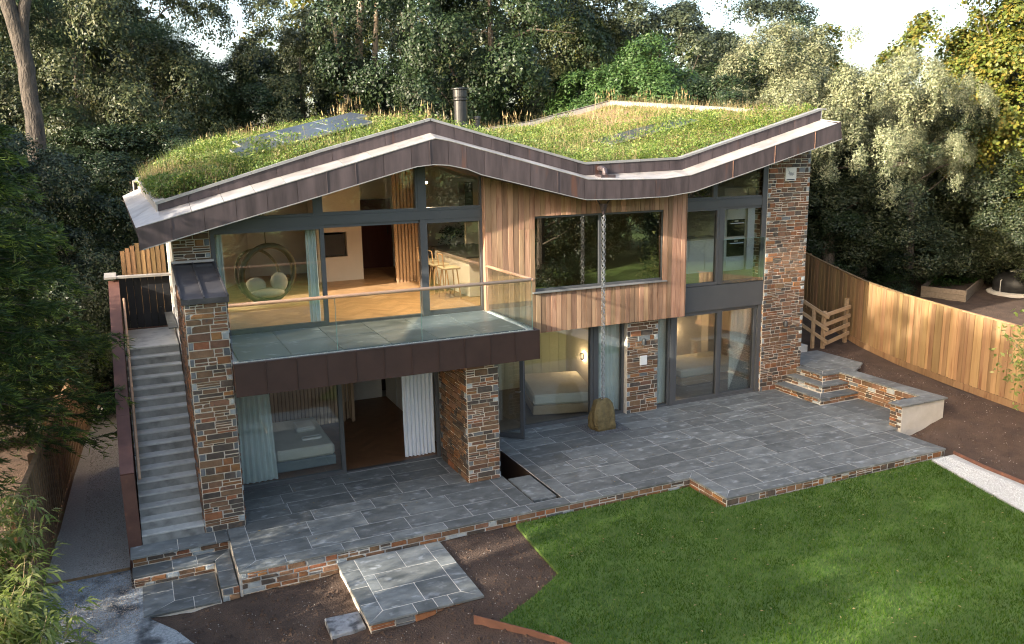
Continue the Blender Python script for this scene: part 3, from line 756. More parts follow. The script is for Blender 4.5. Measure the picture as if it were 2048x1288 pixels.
# profiles of the roof edge along x (x, z)
FT = [(-.95, 4.87), (2.08, 5.67), (3.9, 6.16), (4.22, 6.24), (4.5, 6.19), (7.25, 5.46), (7.44, 5.40), (8.25, 5.375), (9.26, 5.36), (9.94, 5.42), (14.1, 6.51)]
FB = [(-.88, 4.51), (.2, 4.79), (2.08, 5.27), (3.6, 5.67), (3.85, 5.73), (4.18, 5.76), (4.47, 5.74), (4.84, 5.66), (5.12, 5.55), (7.25, 5.02), (7.40, 4.99), (8.26, 4.97), (9.31, 4.98), (10.04, 5.06), (14.16, 6.12)]
UB = [(-.59, 5.09), (2.19, 5.80), (4.3, 6.35), (7.52, 5.50), (7.66, 5.465), (10.07, 5.52), (13.99, 6.58)]
UT = [(-.60, 5.25), (2.21, 6.07), (4.31, 6.62), (7.52, 5.765), (7.66, 5.73), (10.02, 5.79), (13.97, 6.84)]
YF, YU = 1.30, 1.80
soffit = lambda x: table(FB, x)
# deck stations: front x,z  back x,y,z
DK = [(-.6, 5.16, -.80, 4.0, 5.50), (.6, 5.47, .2, 6.8, 6.02), (2.2, 5.88, 1.6, 10, 6.36), (4.31, 6.42, 4.4, 10, 6.70), (7.55, 5.58, 8.0, 10, 6.40), (10.05, 5.62, 10.34, 10, 6.70), (12, 6.12, 13.16, 10, 7.33), (13.95, 6.62, 14.35, 4.6, 6.80)]
def deck_pt(s, t):
    s = min(len(DK) - 1.0001, max(0, s)); i = int(s); f = s - i
    a = [lerp(p, q, f) for p, q in zip(DK[i], DK[i + 1])]
    return Vector((lerp(a[0], a[2], t), lerp(YU + .03, a[3], t), lerp(a[1], a[4], t)))
def floor_under(x, y): return None

# --- masonry piers
random.seed(11)
stonework = []
def core(name, boxes, label=None):
    b = MB()
    for q in boxes: b.box(*q)
    o = b.obj(name, MAT['mortar'], house)
    if label: o['label'] = label
    return o
# left wing wall with its sloping lead cap
b = MB()
b.add([(-.40, 0, -.3), (.22, 0, -.3), (.22, 2.1, -.3), (-.40, 2.1, -.3), (-.40, 0, 3.80), (.22, 0, 3.80), (.22, 2.1, 4.10), (-.40, 2.1, 4.10)],
      [(3, 2, 1, 0), (4, 5, 6, 7), (0, 1, 5, 4), (1, 2, 6, 5), (2, 3, 7, 6), (3, 0, 4, 7)])
pier_l = b.obj('stone_pier', MAT['mortar'], house); pier_l['label'] = 'tall stone wing wall with lead cap beside the staircase'
stonework.append((pier_l, rubble((-.40, 0, 0), X, nY, .62, 3.79)))
stonework.append((pier_l, rubble((-.40, 2.1, 0), nY, nX, 2.1, 3.80, top=lambda p: 3.74 + .14 * p.y)))
stonework.append((pier_l, rubble((.22, 0, 0), Y, X, 2.1, 3.80)))
up_l = core('stone_wall', [(-.40, 2.1, 3.6, .22, 2.5, 4.98)])
stonework.append((up_l, rubble((-.40, 2.1, 4.16), X, nY, .62, .8)))
# middle pier
pier_m = core('stone_pier', [(4.19, 0, -.3, 4.81, 1.46, 2.27)], 'stone pier carrying the outer end of the balcony')
stonework.append((pier_m, rubble((4.19, 0, 0), X, nY, .62, 2.25)))
stonework.append((pier_m, rubble((4.19, 1.46, 0), nY, nX, 1.46, 2.25)))
stonework.append((pier_m, rubble((4.81, 0, 0), Y, X, 1.46, 2.25)))
# stone panel between the bedroom windows
pan = core('stone_wall', [(8.95, 2.19, -.3, 9.78, 2.6, 2.4)])
stonework.append((pan, rubble((8.95, 2.19, 0), X, nY, .83, 2.25)))
# tall right pier
pier_r = core('stone_pier', [(12.84, 2.21, -.3, 14.12, 2.62, 5.84)], 'tall stone pier at the right end of the house')
b = MB(); b.add([(12.84, 2.21, 5.84), (14.12, 2.21, 5.84), (14.12, 2.62, 5.84), (12.84, 2.62, 5.84), (12.84, 2.21, 5.86), (14.12, 2.21, 6.17), (14.12, 2.62, 6.17), (12.84, 2.62, 5.86)],
      [(4, 5, 6, 7), (0, 1, 5, 4), (1, 2, 6, 5), (2, 3, 7, 6), (3, 0, 4, 7)]); b.obj('pier_head', MAT['mortar'], house)
stonework.append((pier_r, rubble((12.84, 2.21, 0), X, nY, 1.28, 6.1, ws=(.11, .30), top=lambda p: soffit(p.x) - .05)))
stonework.append((pier_r, rubble((12.84, 2.62, 0), nY, nX, .41, 5.8)))
lay(stonework, 298)

# lead cap on the wing wall
b = MB()
b.quad((-.44, -.05, 3.845), (.26, -.05, 3.845), (.26, 2.09, 4.15), (-.44, 2.09, 4.15), .035)
b.box(-.44, -.055, 3.76, .26, -.035, 3.84)
lead = b.obj('lead_cap', MAT['lead'], house)
for x in (-.43, -.10, .25):
    b = MB(); b.bar((x, -.05, 3.857), (x, 2.09, 4.162), .025, .03); b.obj('seam', MAT['lead'], lead)
b = MB(); b.box(-.44, 2.03, 4.165, .26, 2.095, 4.205); b.obj('flashing', MAT['copper_top'], lead)

# --- shell: floors, walls
def wallbox(name, *q, mat='plaster', parent=house):
    b = MB(); b.box(*q); return b.obj(name, MAT[mat], parent)
wallbox('upper_floor', .23, 1.62, 2.36, 5.4, 10, 2.78, mat='plaster'); wallbox('upper_floor', 5.4, 2.36, 2.36, 14.0, 10, 2.78, mat='plaster')
wallbox('ground_slab', .22, 1.5, -.25, 14.0, 6.8, -.012, mat='plaster')
# left side wall with the tall landing windows upstairs
lw = MB()
lw.box(-.38, 2.5, -.2, .20, 5.6, 2.86); lw.box(-.38, 2.5, 2.86, .20, 2.9, 4.98); lw.box(-.38, 2.9, 4.78, .2, 5.6, 5.02); lw.box(-.38, 4.15, 2.86, .2, 4.22, 4.78)
lw.box(-.38, 5.5, 2.86, .2, 5.6, 4.78)
lw.obj('wall', MAT['render'], house)
b = MB(); b.bar((-.1, 5.6, 1.2), (1.75, 9.85, 1.2), .2, 2.8); b.obj('wall', MAT['render'], house)
b = MB(); b.add([(-.2, 5.6, 2.6), (1.65, 9.85, 2.6), (1.85, 9.8, 2.6), (0, 5.6, 2.6), (-.2, 5.6, 5.2), (1.65, 9.85, 5.9), (1.85, 9.8, 5.9), (0, 5.6, 5.2)], [(3, 2, 1, 0), (4, 5, 6, 7), (0, 1, 5, 4), (1, 2, 6, 5), (2, 3, 7, 6), (3, 0, 4, 7)]); b.obj('wall', MAT['render'], house)
wallbox('wall', 14.0, 2.62, -.2, 14.12, 4.9, 2.95, mat='render'); wallbox('wall', 14.0, 2.62, 4.75, 14.12, 4.9, 6.1, mat='render'); wallbox('wall', 14.0, 3.86, 2.95, 14.12, 4.9, 4.75, mat='render'); wallbox('wall', 13.3, 4.9, -.2, 14.12, 9.9, 5.4, mat='render'); wallbox('wall', 1.7, 9.86, -.2, 13.2, 9.98, 6.1, mat='render')  # opening in the right wall added to let daylight into the kitchen
# ground-floor partitions
wallbox('wall', .22, 6.2, -.01, 4.3, 6.3, 2.355, mat='plaster'); wallbox('wall', 4.40, 1.6, -.01, 4.75, 6.2, 2.355, mat='plaster')
wallbox('wall', 4.75, 5.35, -.01, 9.05, 5.45, 2.355, mat='greenwall'); wallbox('wall', 9.05, 2.66, -.01, 9.70, 5.45, 2.355, mat='plaster'); wallbox('wall', 9.70, 5.2, -.01, 14.0, 5.3, 2.355, mat='plaster')
# groove lines on the boarding of the middle bedroom
for k in range(16):
    x = 4.95 + k * .26; wallbox('wall_board', x, 5.335, 0, x + .25, 5.349, 2.35, mat='greenwall')
# upstairs partitions
wallbox('wall', 1.7, 9.6, 2.79, 4.55, 9.7, 6.0); wallbox('wall', 5.75, 9.6, 2.79, 13.2, 9.7, 6.0); wallbox('wall', 4.55, 9.6, 4.75, 5.75, 9.7, 6.0)
wallbox('wall', 6.6, 6.0, 2.79, 14.0, 6.1, 5.0)
wallbox('wall', 9.5, 2.4, 2.79, 9.6, 6.0, 4.9)
# red timber door at the back of the living room
b = MB(); b.box(4.57, 9.62, 2.79, 5.73, 9.66, 4.72); dr = b.obj('inner_door', MAT['redwood'], house)
b = MB(); b.tube([(5.6, 9.58, 3.75), (5.6, 9.58, 3.95)], .012, 6); b.obj('handle', MAT['black'], dr)
# chimney breast with its dark stove niche
b = MB(); b.box(3.2, 7.6, 2.79, 3.36, 8.6, 5.6); b.box(3.36, 7.6, 2.79, 3.96, 8.6, 3.42); b.box(3.36, 7.6, 4.05, 3.96, 8.6, 5.6); b.box(3.96, 7.6, 2.79, 4.35, 8.6, 5.6); b.box(3.2, 8.5, 2.79, 4.35, 8.62, 5.6)
cb = b.obj('chimney_breast', MAT['plaster'], house)
b = MB(); b.box(3.40, 7.72, 3.44, 3.92, 8.3, 3.98); b.obj('stove', MAT['black'], cb)
# timber slat screen at the kitchen side
for k in range(9):
    x = 4.93 + k * .088; b = MB(); b.box(x, 6.55, 2.80, x + .05, 6.62, 5.6); b.obj('slat', MAT['slat'], house)
b = MB(); b.box(4.93, 6.625, 2.80, 5.72, 6.66, 5.6); b.obj('slat_backing', MAT['slat'], house)

# floors of oak blocks laid in herringbone
def herringbone(name, x0, x1, y0, y1, z, mat, L=.62, w=.13):
    b = MB(); c = math.sqrt(.5)
    B = L / w
    nmax = int((x1 - x0 + y1 - y0) / w) + 8
    def pt(u, v): return (x0 + (u - v) * c, y0 + (u + v) * c)
    pieces = []
    R = range(-int(12 / w), int(14 / w))
    k = int(round(L / w))
    for i in range(-40, 160):
        for j in range(-30, 40):
            u = i * w + j * L * 1.0; v = i * w - j * L * 1.0
            pieces.append((u, v, L, w)); pieces.append((u + L - 0, v - L + w, w, L)) if False else pieces.append((u - w, v, w, L))
    for u, v, a, d in pieces:
        q = [pt(u + .002, v + .002), pt(u + a - .002, v + .002), pt(u + a - .002, v + d - .002), pt(u + .002, v + d - .002)]
        if all(x0 <= p[0] <= x1 and y0 <= p[1] <= y1 for p in q):
            b.add([(p[0], p[1], z) for p in q], [(0, 1, 2, 3)])
    o = b.obj(name, MAT[mat], house); o['kind'] = 'stuff'; return o
wallbox('floor', .22, 2.2, 2.781, 5.45, 9.9, 2.796, mat='oak'); wallbox('floor', 5.45, 2.4, 2.781, 13.99, 9.9, 2.796, mat='oak'); herringbone('floor_blocks', .24, 6.5, 2.2, 9.6, 2.80, 'oak')
wallbox('floor', .22, 1.55, -.011, 4.4, 6.2, .004, mat='darkoak'); herringbone('floor_blocks', .24, 4.38, 1.6, 6.2, .008, 'darkoak')
wallbox('floor', 4.76, 2.36, -.011, 9.05, 5.35, .006, mat='greyfloor'); wallbox('floor', 9.7, 2.36, -.011, 14.0, 5.2, .006, mat='greyfloor')

# --- roof: planted deck body, soffit, copper edge
NS, NT = 43, 8
V = []; F = []
for i in range(NS):
    for j in range(NT):
        V.append(deck_pt(i / (NS - 1) * (len(DK) - 1), j / (NT - 1)))
nTop = len(V)
for i in range(NS):
    s = i / (NS - 1) * (len(DK) - 1)
    for j in range(NT):
        p = deck_pt(s, j / (NT - 1)); t = j / (NT - 1)
        x = p.x
        if j == 0: V.append(Vector((p.x, p.y, max(soffit(p.x) + .03, p.z - .55))))
        else: V.append(Vector((p.x, p.y, max(soffit(p.x) + .03, p.z - .42) if t < .2 else p.z - .42)))
for i in range(NS - 1):
    for j in range(NT - 1):
        a = i * NT + j; F.append((a, a + NT, a + NT + 1, a + 1)); F.append((nTop + a, nTop + a + 1, nTop + a + NT + 1, nTop + a + NT))
for j in range(NT - 1):
    for a in (j, (NS - 1) * NT + j): F.append((a, a + 1, nTop + a + 1, nTop + a))
for i in range(NS - 1):
    for a in (i * NT, i * NT + NT - 1): F.append((a, a + NT, nTop + a + NT, nTop + a))
roof = link('roof', mesh_data('roof', V, F, [MAT['bare'], MAT['plaster']], [0] * 0 or None), house)
# soffit behind the fascia
xs = sorted(set([p[0] for p in FB] + list(np.arange(-.85, 14.1, .5))))
b = MB()
for x0, x1 in zip(xs, xs[1:]):
    b.quad((x0, 2.5, soffit(x0) + .022), (x1, 2.5, soffit(x1) + .022), (x1, YF + .02, soffit(x1) + .022), (x0, YF + .02, soffit(x0) + .022), .02)
b.obj('soffit', MAT['copper'], roof)

def cuts(x0, x1, widths):
    out = [x0]
    while out[-1] < x1 - .08:
        w = widths(out[-1]); nx_ = out[-1] + w
        if x1 - nx_ < w * .4: nx_ = x1
        out.append(min(nx_, x1))
    return out
def corners(T, a, b): return [x for x, _ in T if a + .03 < x < b - .03]
def strip(name, T1, y1, T2, y2, seams, mat, th, gap=.006, off=0.0):
    """panels between two profiles; each panel is cut at the seams and follows every kink of the profile"""
    for a, c in zip(seams, seams[1:]):
        k = [a + gap / 2] + sorted(corners(T1, a, c) + corners(T2, a, c)) + [c - gap / 2]
        b = MB()
        for p, q in zip(k, k[1:]):
            b.quad((p, y1, table(T1, p) + off), (q, y1, table(T1, q) + off), (q, y2, table(T2, q) + off), (p, y2, table(T2, p) + off), th)
        b.obj(name, mat, roof)
random.seed(3)
wf = lambda x: .52 if x < 3.3 else .36 if x < 5.2 else .6 if x < 7.2 else .85 if x < 9.8 else 1.15
FBs = [(x, z) for x, z in FB]; 
fs = cuts(-.93, 14.12, wf)
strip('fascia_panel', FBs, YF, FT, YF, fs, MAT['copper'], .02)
for x in fs[1:-1]:
    if x > 10.2 or random.random() < .25:
        b = MB(); b.bar((x, YF - .004, soffit(x) + .01), (x, YF - .004, table(FT, x) - .005), .010, .012, (0, 1, 0)); b.obj('seam', MAT['copper_seam'] if x > 9.9 else MAT['copper'], roof)
# a thin drip edge along the bottom of the fascia
b = MB()
k = [p[0] for p in FB]
for p, q in zip(k, k[1:]): b.bar((p, YF - .006, soffit(p) + .006), (q, YF - .006, soffit(q) + .006), .016, .014, (0, 1, 0))
b.obj('drip_edge', MAT['cap_grey'], roof)
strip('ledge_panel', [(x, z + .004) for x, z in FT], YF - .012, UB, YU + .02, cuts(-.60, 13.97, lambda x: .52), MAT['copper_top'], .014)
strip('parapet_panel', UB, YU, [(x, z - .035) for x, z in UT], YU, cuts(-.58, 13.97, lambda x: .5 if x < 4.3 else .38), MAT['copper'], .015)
# coping on the parapet
for a, c in zip(cuts(-.62, 13.99, lambda x: 1.6), cuts(-.62, 13.99, lambda x: 1.6)[1:]):
    b = MB(); k = [a + .003] + corners(UT, a, c) + [c - .003]
    for p, q in zip(k, k[1:]):
        zp, zq = table(UT, p), table(UT, q)
        b.quad((p, YU - .02, zp), (q, YU - .02, zq), (q, YU + .16, zq), (p, YU + .16, zp), .045)
    b.obj('coping', MAT['cap_grey'], roof)
# inner parapet face
b = MB(); k = [p[0] for p in UT]
for p, q in zip(k, k[1:]): b.quad((q, YU + .14, table(UB, q) - .1), (p, YU + .14, table(UB, p) - .1), (p, YU + .14, table(UT, p) - .04), (q, YU + .14, table(UT, q) - .04), .02)
b.obj('parapet_lining', MAT['cap_grey'], roof)
# left end: side ledge, side fascia, side parapet
A0, A1 = Vector((-.95, YF, 4.87)), Vector((-1.11, 4.0, 5.28)); B0, B1 = Vector((-.59, YU, 5.09)), Vector((-.82, 4.0, 5.42)); C0, C1 = Vector((-.88, YF, 4.51)), Vector((-1.03, 4.0, 4.92))
for k in range(4):
    t0, t1 = k / 4 + .002, (k + 1) / 4 - .002
    b = MB(); b.quad(A0.lerp(A1, t0), B0.lerp(B1, t0) + Vector((.02, 0, 0)), B0.lerp(B1, t1) + Vector((.02, 0, 0)), A0.lerp(A1, t1), .014); b.obj('ledge_panel', MAT['copper_top'], roof)
    b = MB(); b.quad(C0.lerp(C1, t1), C0.lerp(C1, t0), A0.lerp(A1, t0), A0.lerp(A1, t1), .014); b.obj('fascia_panel', MAT['copper'], roof)
b = MB(); b.quad((-.95, YF, 4.874), (-.57, YF - .005, 4.974), (-.57, YU, 5.10), (-.60, YU, 5.094), .012); b.obj('ledge_corner', MAT['copper_top'], roof)
T0, T1 = Vector((-.60, YU - .02, 5.25)), Vector((-.83, 4.0, 5.62))
b = MB(); b.quad(B1 + Vector((-.005, 0, -.03)), B0 + Vector((-.005, 0, -.03)), T0 + Vector((0, 0, -.02)), T1 + Vector((0, 0, -.02)), .02)
b.quad(T0 + Vector((-.02, 0, 0)), T0 + Vector((.15, 0, 0.03)), T1 + Vector((.15, 0, .03)), T1 + Vector((-.02, 0, 0)), .035); b.obj('side_parapet', MAT['copper_top'], roof)
# back and right parapets
bp = [deck_pt(s, 1.0) for s in (0, 1, 2, 3, 4, 5, 6, 7)]
for i_, (p, q) in enumerate(zip(bp, bp[1:])):
    b = MB(); up = Vector((0, 0, .17 if i_ > 3 else .06)); o_ = (q - p).cross(Vector((0, 0, 1))).normalized() * .12
    b.quad(p + up, q + up, q + up - o_, p + up - o_, .03); b.quad(p + up * .98, p - up * 1.2, q - up * 1.2, q + up * .98, .02); b.quad(q + up - o_, q - Vector((0, 0, .5)) - o_, p - Vector((0, 0, .5)) - o_, p + up - o_, .02)
    b.obj('back_parapet', MAT['copper_top'], roof)
p, q = Vector((13.97, YU, 6.84)), Vector((14.37, 4.6, 6.96)); b = MB()
b.quad(p + Vector((-.02, -.02, 0)), p + Vector((.14, -.02, 0)), q + Vector((.14, 0, 0)), q + Vector((-.02, 0, 0)), .035)
b.quad(p + Vector((0, 0, -.02)), q + Vector((0, 0, -.02)), q + Vector((0, 0, -.35)), p + Vector((0, 0, -.35)), .02); b.obj('side_parapet', MAT['copper_top'], roof)
E0, E1 = Vector((14.10, YF, 6.51)), Vector((14.60, 4.6, 6.62)); D0, D1 = Vector((14.16, YF, 6.12)), Vector((14.60, 4.6, 6.24))
b = MB(); b.quad(E0, E1, Vector((14.37, 4.6, 6.70)), Vector((13.98, YU, 6.585)), .014); b.obj('ledge_panel', MAT['copper_top'], roof)
b = MB(); b.quad(D0, D1, E1, E0, .02); b.obj('fascia_panel', MAT['copper'], roof)
# rain outlet on the ledge and its bracket under the fascia
b = MB(); b.box(7.82, 1.44, 5.40, 8.16, 1.70, 5.475); b.obj('outlet_tray', MAT['copper'], roof)
b = MB(); b.tube([(7.98, YU + .01, 5.60), (7.98, 1.68, 5.60), (7.98, 1.60, 5.575), (7.98, 1.56, 5.50), (7.98, 1.56, 5.44)], .055, 12); b.obj('outlet_pipe', MAT['copper'], roof)
# wood-stove flue and small vent
b = MB(); b.lathe((5.97, 4.5, 6.24), [(.17, 0), (.17, .36), (.15, .38), (.15, .86), (.175, .88), (.175, .90), (.15, .91), (.15, .93), (.165, .95), (.165, 1.10), (.2, 1.11), (.2, 1.135), (.1, 1.15)], 24)
b.obj('flue', MAT['black'], roof)
b = MB(); b.lathe((6.36, 4.5, 6.0), [(.085, 0), (.085, .56), (.07, .57), (.07, .70), (.085, .71), (.085, .76), (.05, .77)], 18); b.obj('vent_pipe', MAT['charcoal'], roof)

# --- cedar cladding box around the big window
random.seed(9)
CY = 1.95
b = MB(); b.box(5.50, CY + .03, 2.23, 6.50, 2.30, 4.95); b.box(6.50, CY + .03, 2.23, 9.78, 2.30, 3.08); b.box(6.50, CY + .03, 4.67, 9.78, 2.30, 4.95); b.box(9.78, CY + .03, 2.23, 10.31, 2.30, 5.0); b.box(5.48, CY + .02, 2.20, 10.33, 2.36, 2.228)
clad = b.obj('cladding', MAT['fence_old'], house)
x = 5.46; bw = .1217
n = 40
for k in range(n):
    x0 = 5.46 + k * (10.33 - 5.46) / n; x1 = 5.46 + (k + 1) * (10.33 - 5.46) / n - .006
    xm = (x0 + x1) / 2; th = random.uniform(.018, .026)
    segs = [(2.20, 9.)] if (xm < 6.50 or xm > 9.77) else [(2.20, 3.06), (4.66, 9.)]
    if xm < 6.5: segs = [(2.20, random.choice((4.4, 4.4, 3.9, 4.4))), (4.403, 9.)] if random.random() < .5 else segs
    if segs[0][1] == 3.9: segs = [(2.20, 3.9), (3.903, 9.)]
    for z0, z1 in segs:
        a0, a1 = min(z1, soffit(x0) + .06), min(z1, soffit(x1) + .06)
        b = MB(); P = [(x0, z0), (x1, z0), (x1, a1), (x0, a0)]
        V = [(p, CY + .03, q) for p, q in P] + [(p, CY + .03 - th + .005, q) for p, q in P] + [(p + (.006 if i in (0, 3) else -.006), CY + .03 - th, q) for i, (p, q) in enumerate(P)]
        b.add(V, [(8, 9, 10, 11)] + [(r * 4 + i, r * 4 + (i + 1) % 4, (r + 1) * 4 + (i + 1) % 4, (r + 1) * 4 + i) for r in (0, 1) for i in range(4)])
        b.obj('board', MAT['cedar'], clad)
for k in range(2):
    b = MB(); b.box(5.43, CY + .012 + k * .15, 2.79, 5.455, CY + .155 + k * .15, soffit(5.45) + .05); b.obj('board', MAT['cedar'], clad)
for k in range(2):
    b = MB(); b.box(10.335, CY + .012 + k * .17, 2.2, 10.355, CY + .175 + k * .17, soffit(10.33) + .05); b.obj('board', MAT['cedar'], clad)

# --- windows
def bars(b, x0, x1, z0, z1, y, w, d, top=None):
    """rectangular ring of frame bars butted end to end; top may slope"""
    zt = top or (lambda x: z1)
    b.box(x0, y, z0, x1, y + d, z0 + w)
    for a, c in ((x0, x0 + w), (x1 - w, x1)):
        V = [(a, y, z0 + w), (c, y, z0 + w), (c, y + d, z0 + w), (a, y + d, z0 + w), (a, y, zt(a)), (c, y, zt(c)), (c, y + d, zt(c)), (a, y + d, zt(a))]
        b.add(V, [(3, 2, 1, 0), (4, 5, 6, 7), (0, 1, 5, 4), (1, 2, 6, 5), (2, 3, 7, 6), (3, 0, 4, 7)])
    if top is None: b.box(x0 + w, y, z1 - w, x1 - w, y + d, z1)
def pane(parent, x0, x1, z0, z1, y, mat=GLASS, top=None, th=.02, n=1):
    b = MB(); zt = top or (lambda x: z1)
    xs_ = [lerp(x0, x1, k / n) for k in range(n + 1)]
    for a, c in zip(xs_, xs_[1:]):
        V = [(a, y, z0), (c, y, z0), (c, y + th, z0), (a, y + th, z0), (a, y, zt(a)), (c, y, zt(c)), (c, y + th, zt(c)), (a, y + th, zt(a))]
        Fq = [(0, 1, 5, 4), (2, 3, 7, 6)]
        b.add(V, Fq)
    return b.obj('pane', mat, parent)
def window(x0, x1, z0, z1, y, w=.06, d=.1, mat=GLASS, top=None, label=None, gy=.04, n=1):
    b = MB(); bars(b, x0, x1, z0, z1, y, w, d, top)
    o = b.obj('window', MAT['frame'], house)
    if label: o['label'] = label
    pane(o, x0 + w, x1 - w, z0 + w, z1 - w, y + gy, mat, top, n=n)
    return o
sf = lambda x: soffit(x) + .04
# upstairs living room, behind the balcony
YW = 2.08
window(.23, 2.24, 2.80, 4.70, YW, .075, label='left fixed glass pane behind the balcony')
b = MB(); b.box(2.245, YW + .02, 2.80, 4.10, YW + .12, 2.835); b.obj('door_track', MAT['frame'], house)
b = MB(); b.box(2.245, YW + .02, 4.64, 4.10, YW + .12, 4.70); b.obj('door_head', MAT['frame'], house)
b = MB(); bars(b, 2.30, 4.06, 2.84, 4.635, YW + .2, .06, .05)
wnd = window(4.11, 5.46, 2.80, 4.70, YW, .075, label='right fixed glass pane behind the balcony')
b = MB(); b.box(4.112, YW - .02, 2.80, 4.255, YW - .002, 4.70); b.obj('post', MAT['frame'], wnd)
b = MB(); b.box(.23, YW - .01, 4.702, 5.46, YW + .12, 4.87); b.obj('transom', MAT['frame'], house)
b = MB(); b.box(.22, YW + .005, 2.70, 5.46, YW + .15, 2.798); b.obj('sill', MAT['frame'], house)
window(.24, 2.16, 4.872, 5.1, YW, .05, top=sf, n=4); window(2.165, 4.11, 4.872, 5.5, YW, .06, top=sf, n=6); window(4.115, 5.46, 4.872, 5.5, YW, .06, top=sf, n=6)
b = MB(); b.box(2.06, YW - .012, 4.872, 2.24, YW - .001, sf(2.06)); b.obj('post', MAT['frame'], house)
b = MB(); b.box(4.09, YW - .012, 4.872, 4.26, YW - .001, sf(4.26)); b.obj('post', MAT['frame'], house)
# big picture window in the cladding
b = MB(); bars(b, 6.505, 9.775, 3.085, 4.665, CY + .06, .05, .12); b.box(8.10, CY + .07, 3.135, 8.16, CY + .17, 4.615)
big = b.obj('window', MAT['frame'], house); big['label'] = 'wide dark picture window set in the cedar cladding'
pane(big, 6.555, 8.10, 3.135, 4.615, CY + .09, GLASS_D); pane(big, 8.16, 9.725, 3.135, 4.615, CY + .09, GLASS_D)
b = MB(); b.cbox(6.47, CY - .05, 3.055, 9.81, CY + .06, 3.085, .004); b.obj('sill', MAT['cap_grey'], big)
# upstairs kitchen, sliding doors with a glass guard
YR = 2.24
b = MB(); b.box(10.36, YR - .02, 2.21, 12.84, YR + .1, 2.80); b.obj('spandrel_panel', MAT['frame'], house)
window(10.37, 11.47, 2.81, 4.62, YR, .065, label='closed upstairs kitchen door leaf beside the cladding')
b = MB(); b.box(11.475, YR - .005, 2.81, 11.57, YR + .1, 4.62); b.obj('post', MAT['frame'], house)
window(11.575, 12.83, 2.81, 4.62, YR + .012, .06, mat=GLASS_B, label='upstairs kitchen door leaf showing the ovens')
b = MB(); b.box(10.36, YR - .02, 4.622, 12.84, YR + .1, 4.80); b.obj('transom', MAT['frame'], house)
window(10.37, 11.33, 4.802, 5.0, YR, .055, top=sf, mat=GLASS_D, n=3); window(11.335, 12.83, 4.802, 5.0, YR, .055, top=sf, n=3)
b = MB(); b.box(12.70, YR - .03, 2.81, 12.838, YR - .004, sf(12.70)); b.obj('post', MAT['frame'], house)
b = MB(); b.box(11.56, YR - .05, 2.82, 12.80, YR - .038, 3.86); gg = b.obj('glass_guard', GLASS_B, house)
b = MB(); b.box(11.56, YR - .05, 3.861, 12.80, YR - .038, 3.866); b.obj('glass_edge', EDGE, gg)
# ground floor: left bedroom
YL = 1.50
w1 = window(.23, 2.27, 0, 2.30, YL, .075, label='left ground floor sliding pane below the balcony')
b = MB(); b.box(2.275, YL + .04, -.005, 4.18, YL + .14, .022); b.obj('door_track', MAT['frame'], house)
b = MB(); b.box(2.275, YL + .04, 2.24, 4.18, YL + .14, 2.30); b.obj('door_head', MAT['frame'], house)
b = MB(); b.box(4.11, YL, .022, 4.18, YL + .04, 2.3); b.obj('post', MAT['frame'], house)
# ground floor: middle bedroom
YMd = 2.30
window(6.36, 8.13, 0, 2.30, YMd, .07, label='ground floor pane in front of the middle bed')
b = MB(); b.box(8.135, YMd - .01, 0, 8.21, YMd + .1, 2.3); b.obj('post', MAT['frame'], house)
window(8.215, 8.94, 0, 2.30, YMd, .055, label='narrow ground floor pane in front of a gathered curtain')
b = MB(); b.box(4.82, YMd, 0, 4.88, YMd + .1, 2.30); b.box(4.88, YMd, -.01, 6.355, YMd + .1, .02); b.box(4.88, YMd, 2.24, 6.355, YMd + .1, 2.30); b.box(5.46, YMd, .02, 5.54, YMd + .1, 2.24); df = b.obj('door_frame', MAT['frame'], house)
pane(df, 4.88, 5.46, .02, 2.24, YMd + .04)
# the open glass door
hx, hy = 5.56, 2.28; ex, ey = 6.13, 1.72
dv = Vector((ex - hx, ey - hy, 0)); Ld = dv.length; dv.normalize()
def dp(a, z): return (hx + dv.x * a, hy + dv.y * a, z)
b = MB()
b.bar(dp(.04, .012), dp(.04, 2.22), .08, .055, (dv.y, -dv.x, 0)); b.bar(dp(Ld - .04, .012), dp(Ld - .04, 2.22), .08, .055, (dv.y, -dv.x, 0))
b.bar(dp(.08, .065), dp(Ld - .08, .065), .055, .10); b.bar(dp(.08, 2.18), dp(Ld - .08, 2.18), .055, .08)
door = b.obj('door', MAT['frame'], house); door['label'] = 'glass door standing open beside the middle pier'
b = MB(); b.quad(dp(.08, .11), dp(Ld - .08, .11), dp(Ld - .08, 2.14), dp(.08, 2.14), .02); b.obj('pane', GLASS, door)
b = MB(); nrm = Vector((-dv.y, dv.x, 0)); hp = Vector(dp(Ld - .06, 1.05))
b.tube([hp - nrm * .08, hp - nrm * .085 - dv * .1], .011, 6); b.tube([hp, hp - nrm * .08], .011, 6); b.obj('handle', MAT['steel'], door)
# ground floor: right bedroom
window(9.79, 10.17, 0, 2.20, YR + .03, .05, label='narrow ground floor pane beside the stone panel')
b = MB(); b.box(10.175, YR + .01, 0, 10.27, YR + .13, 2.2); b.obj('post', MAT['frame'], house)
window(10.275, 11.60, 0.02, 2.20, YR + .02, .085, label='ground floor sliding leaf in front of the right bedroom lamp')
window(11.605, 12.72, 0.02, 2.20, YR + .05, .07, label='ground floor sliding leaf in front of the right curtain')
b = MB(); b.box(12.725, YR, 0, 12.838, YR + .12, 2.2); b.box(10.275, YR + .015, -.005, 12.72, YR + .13, .018); b.obj('post', MAT['frame'], house)

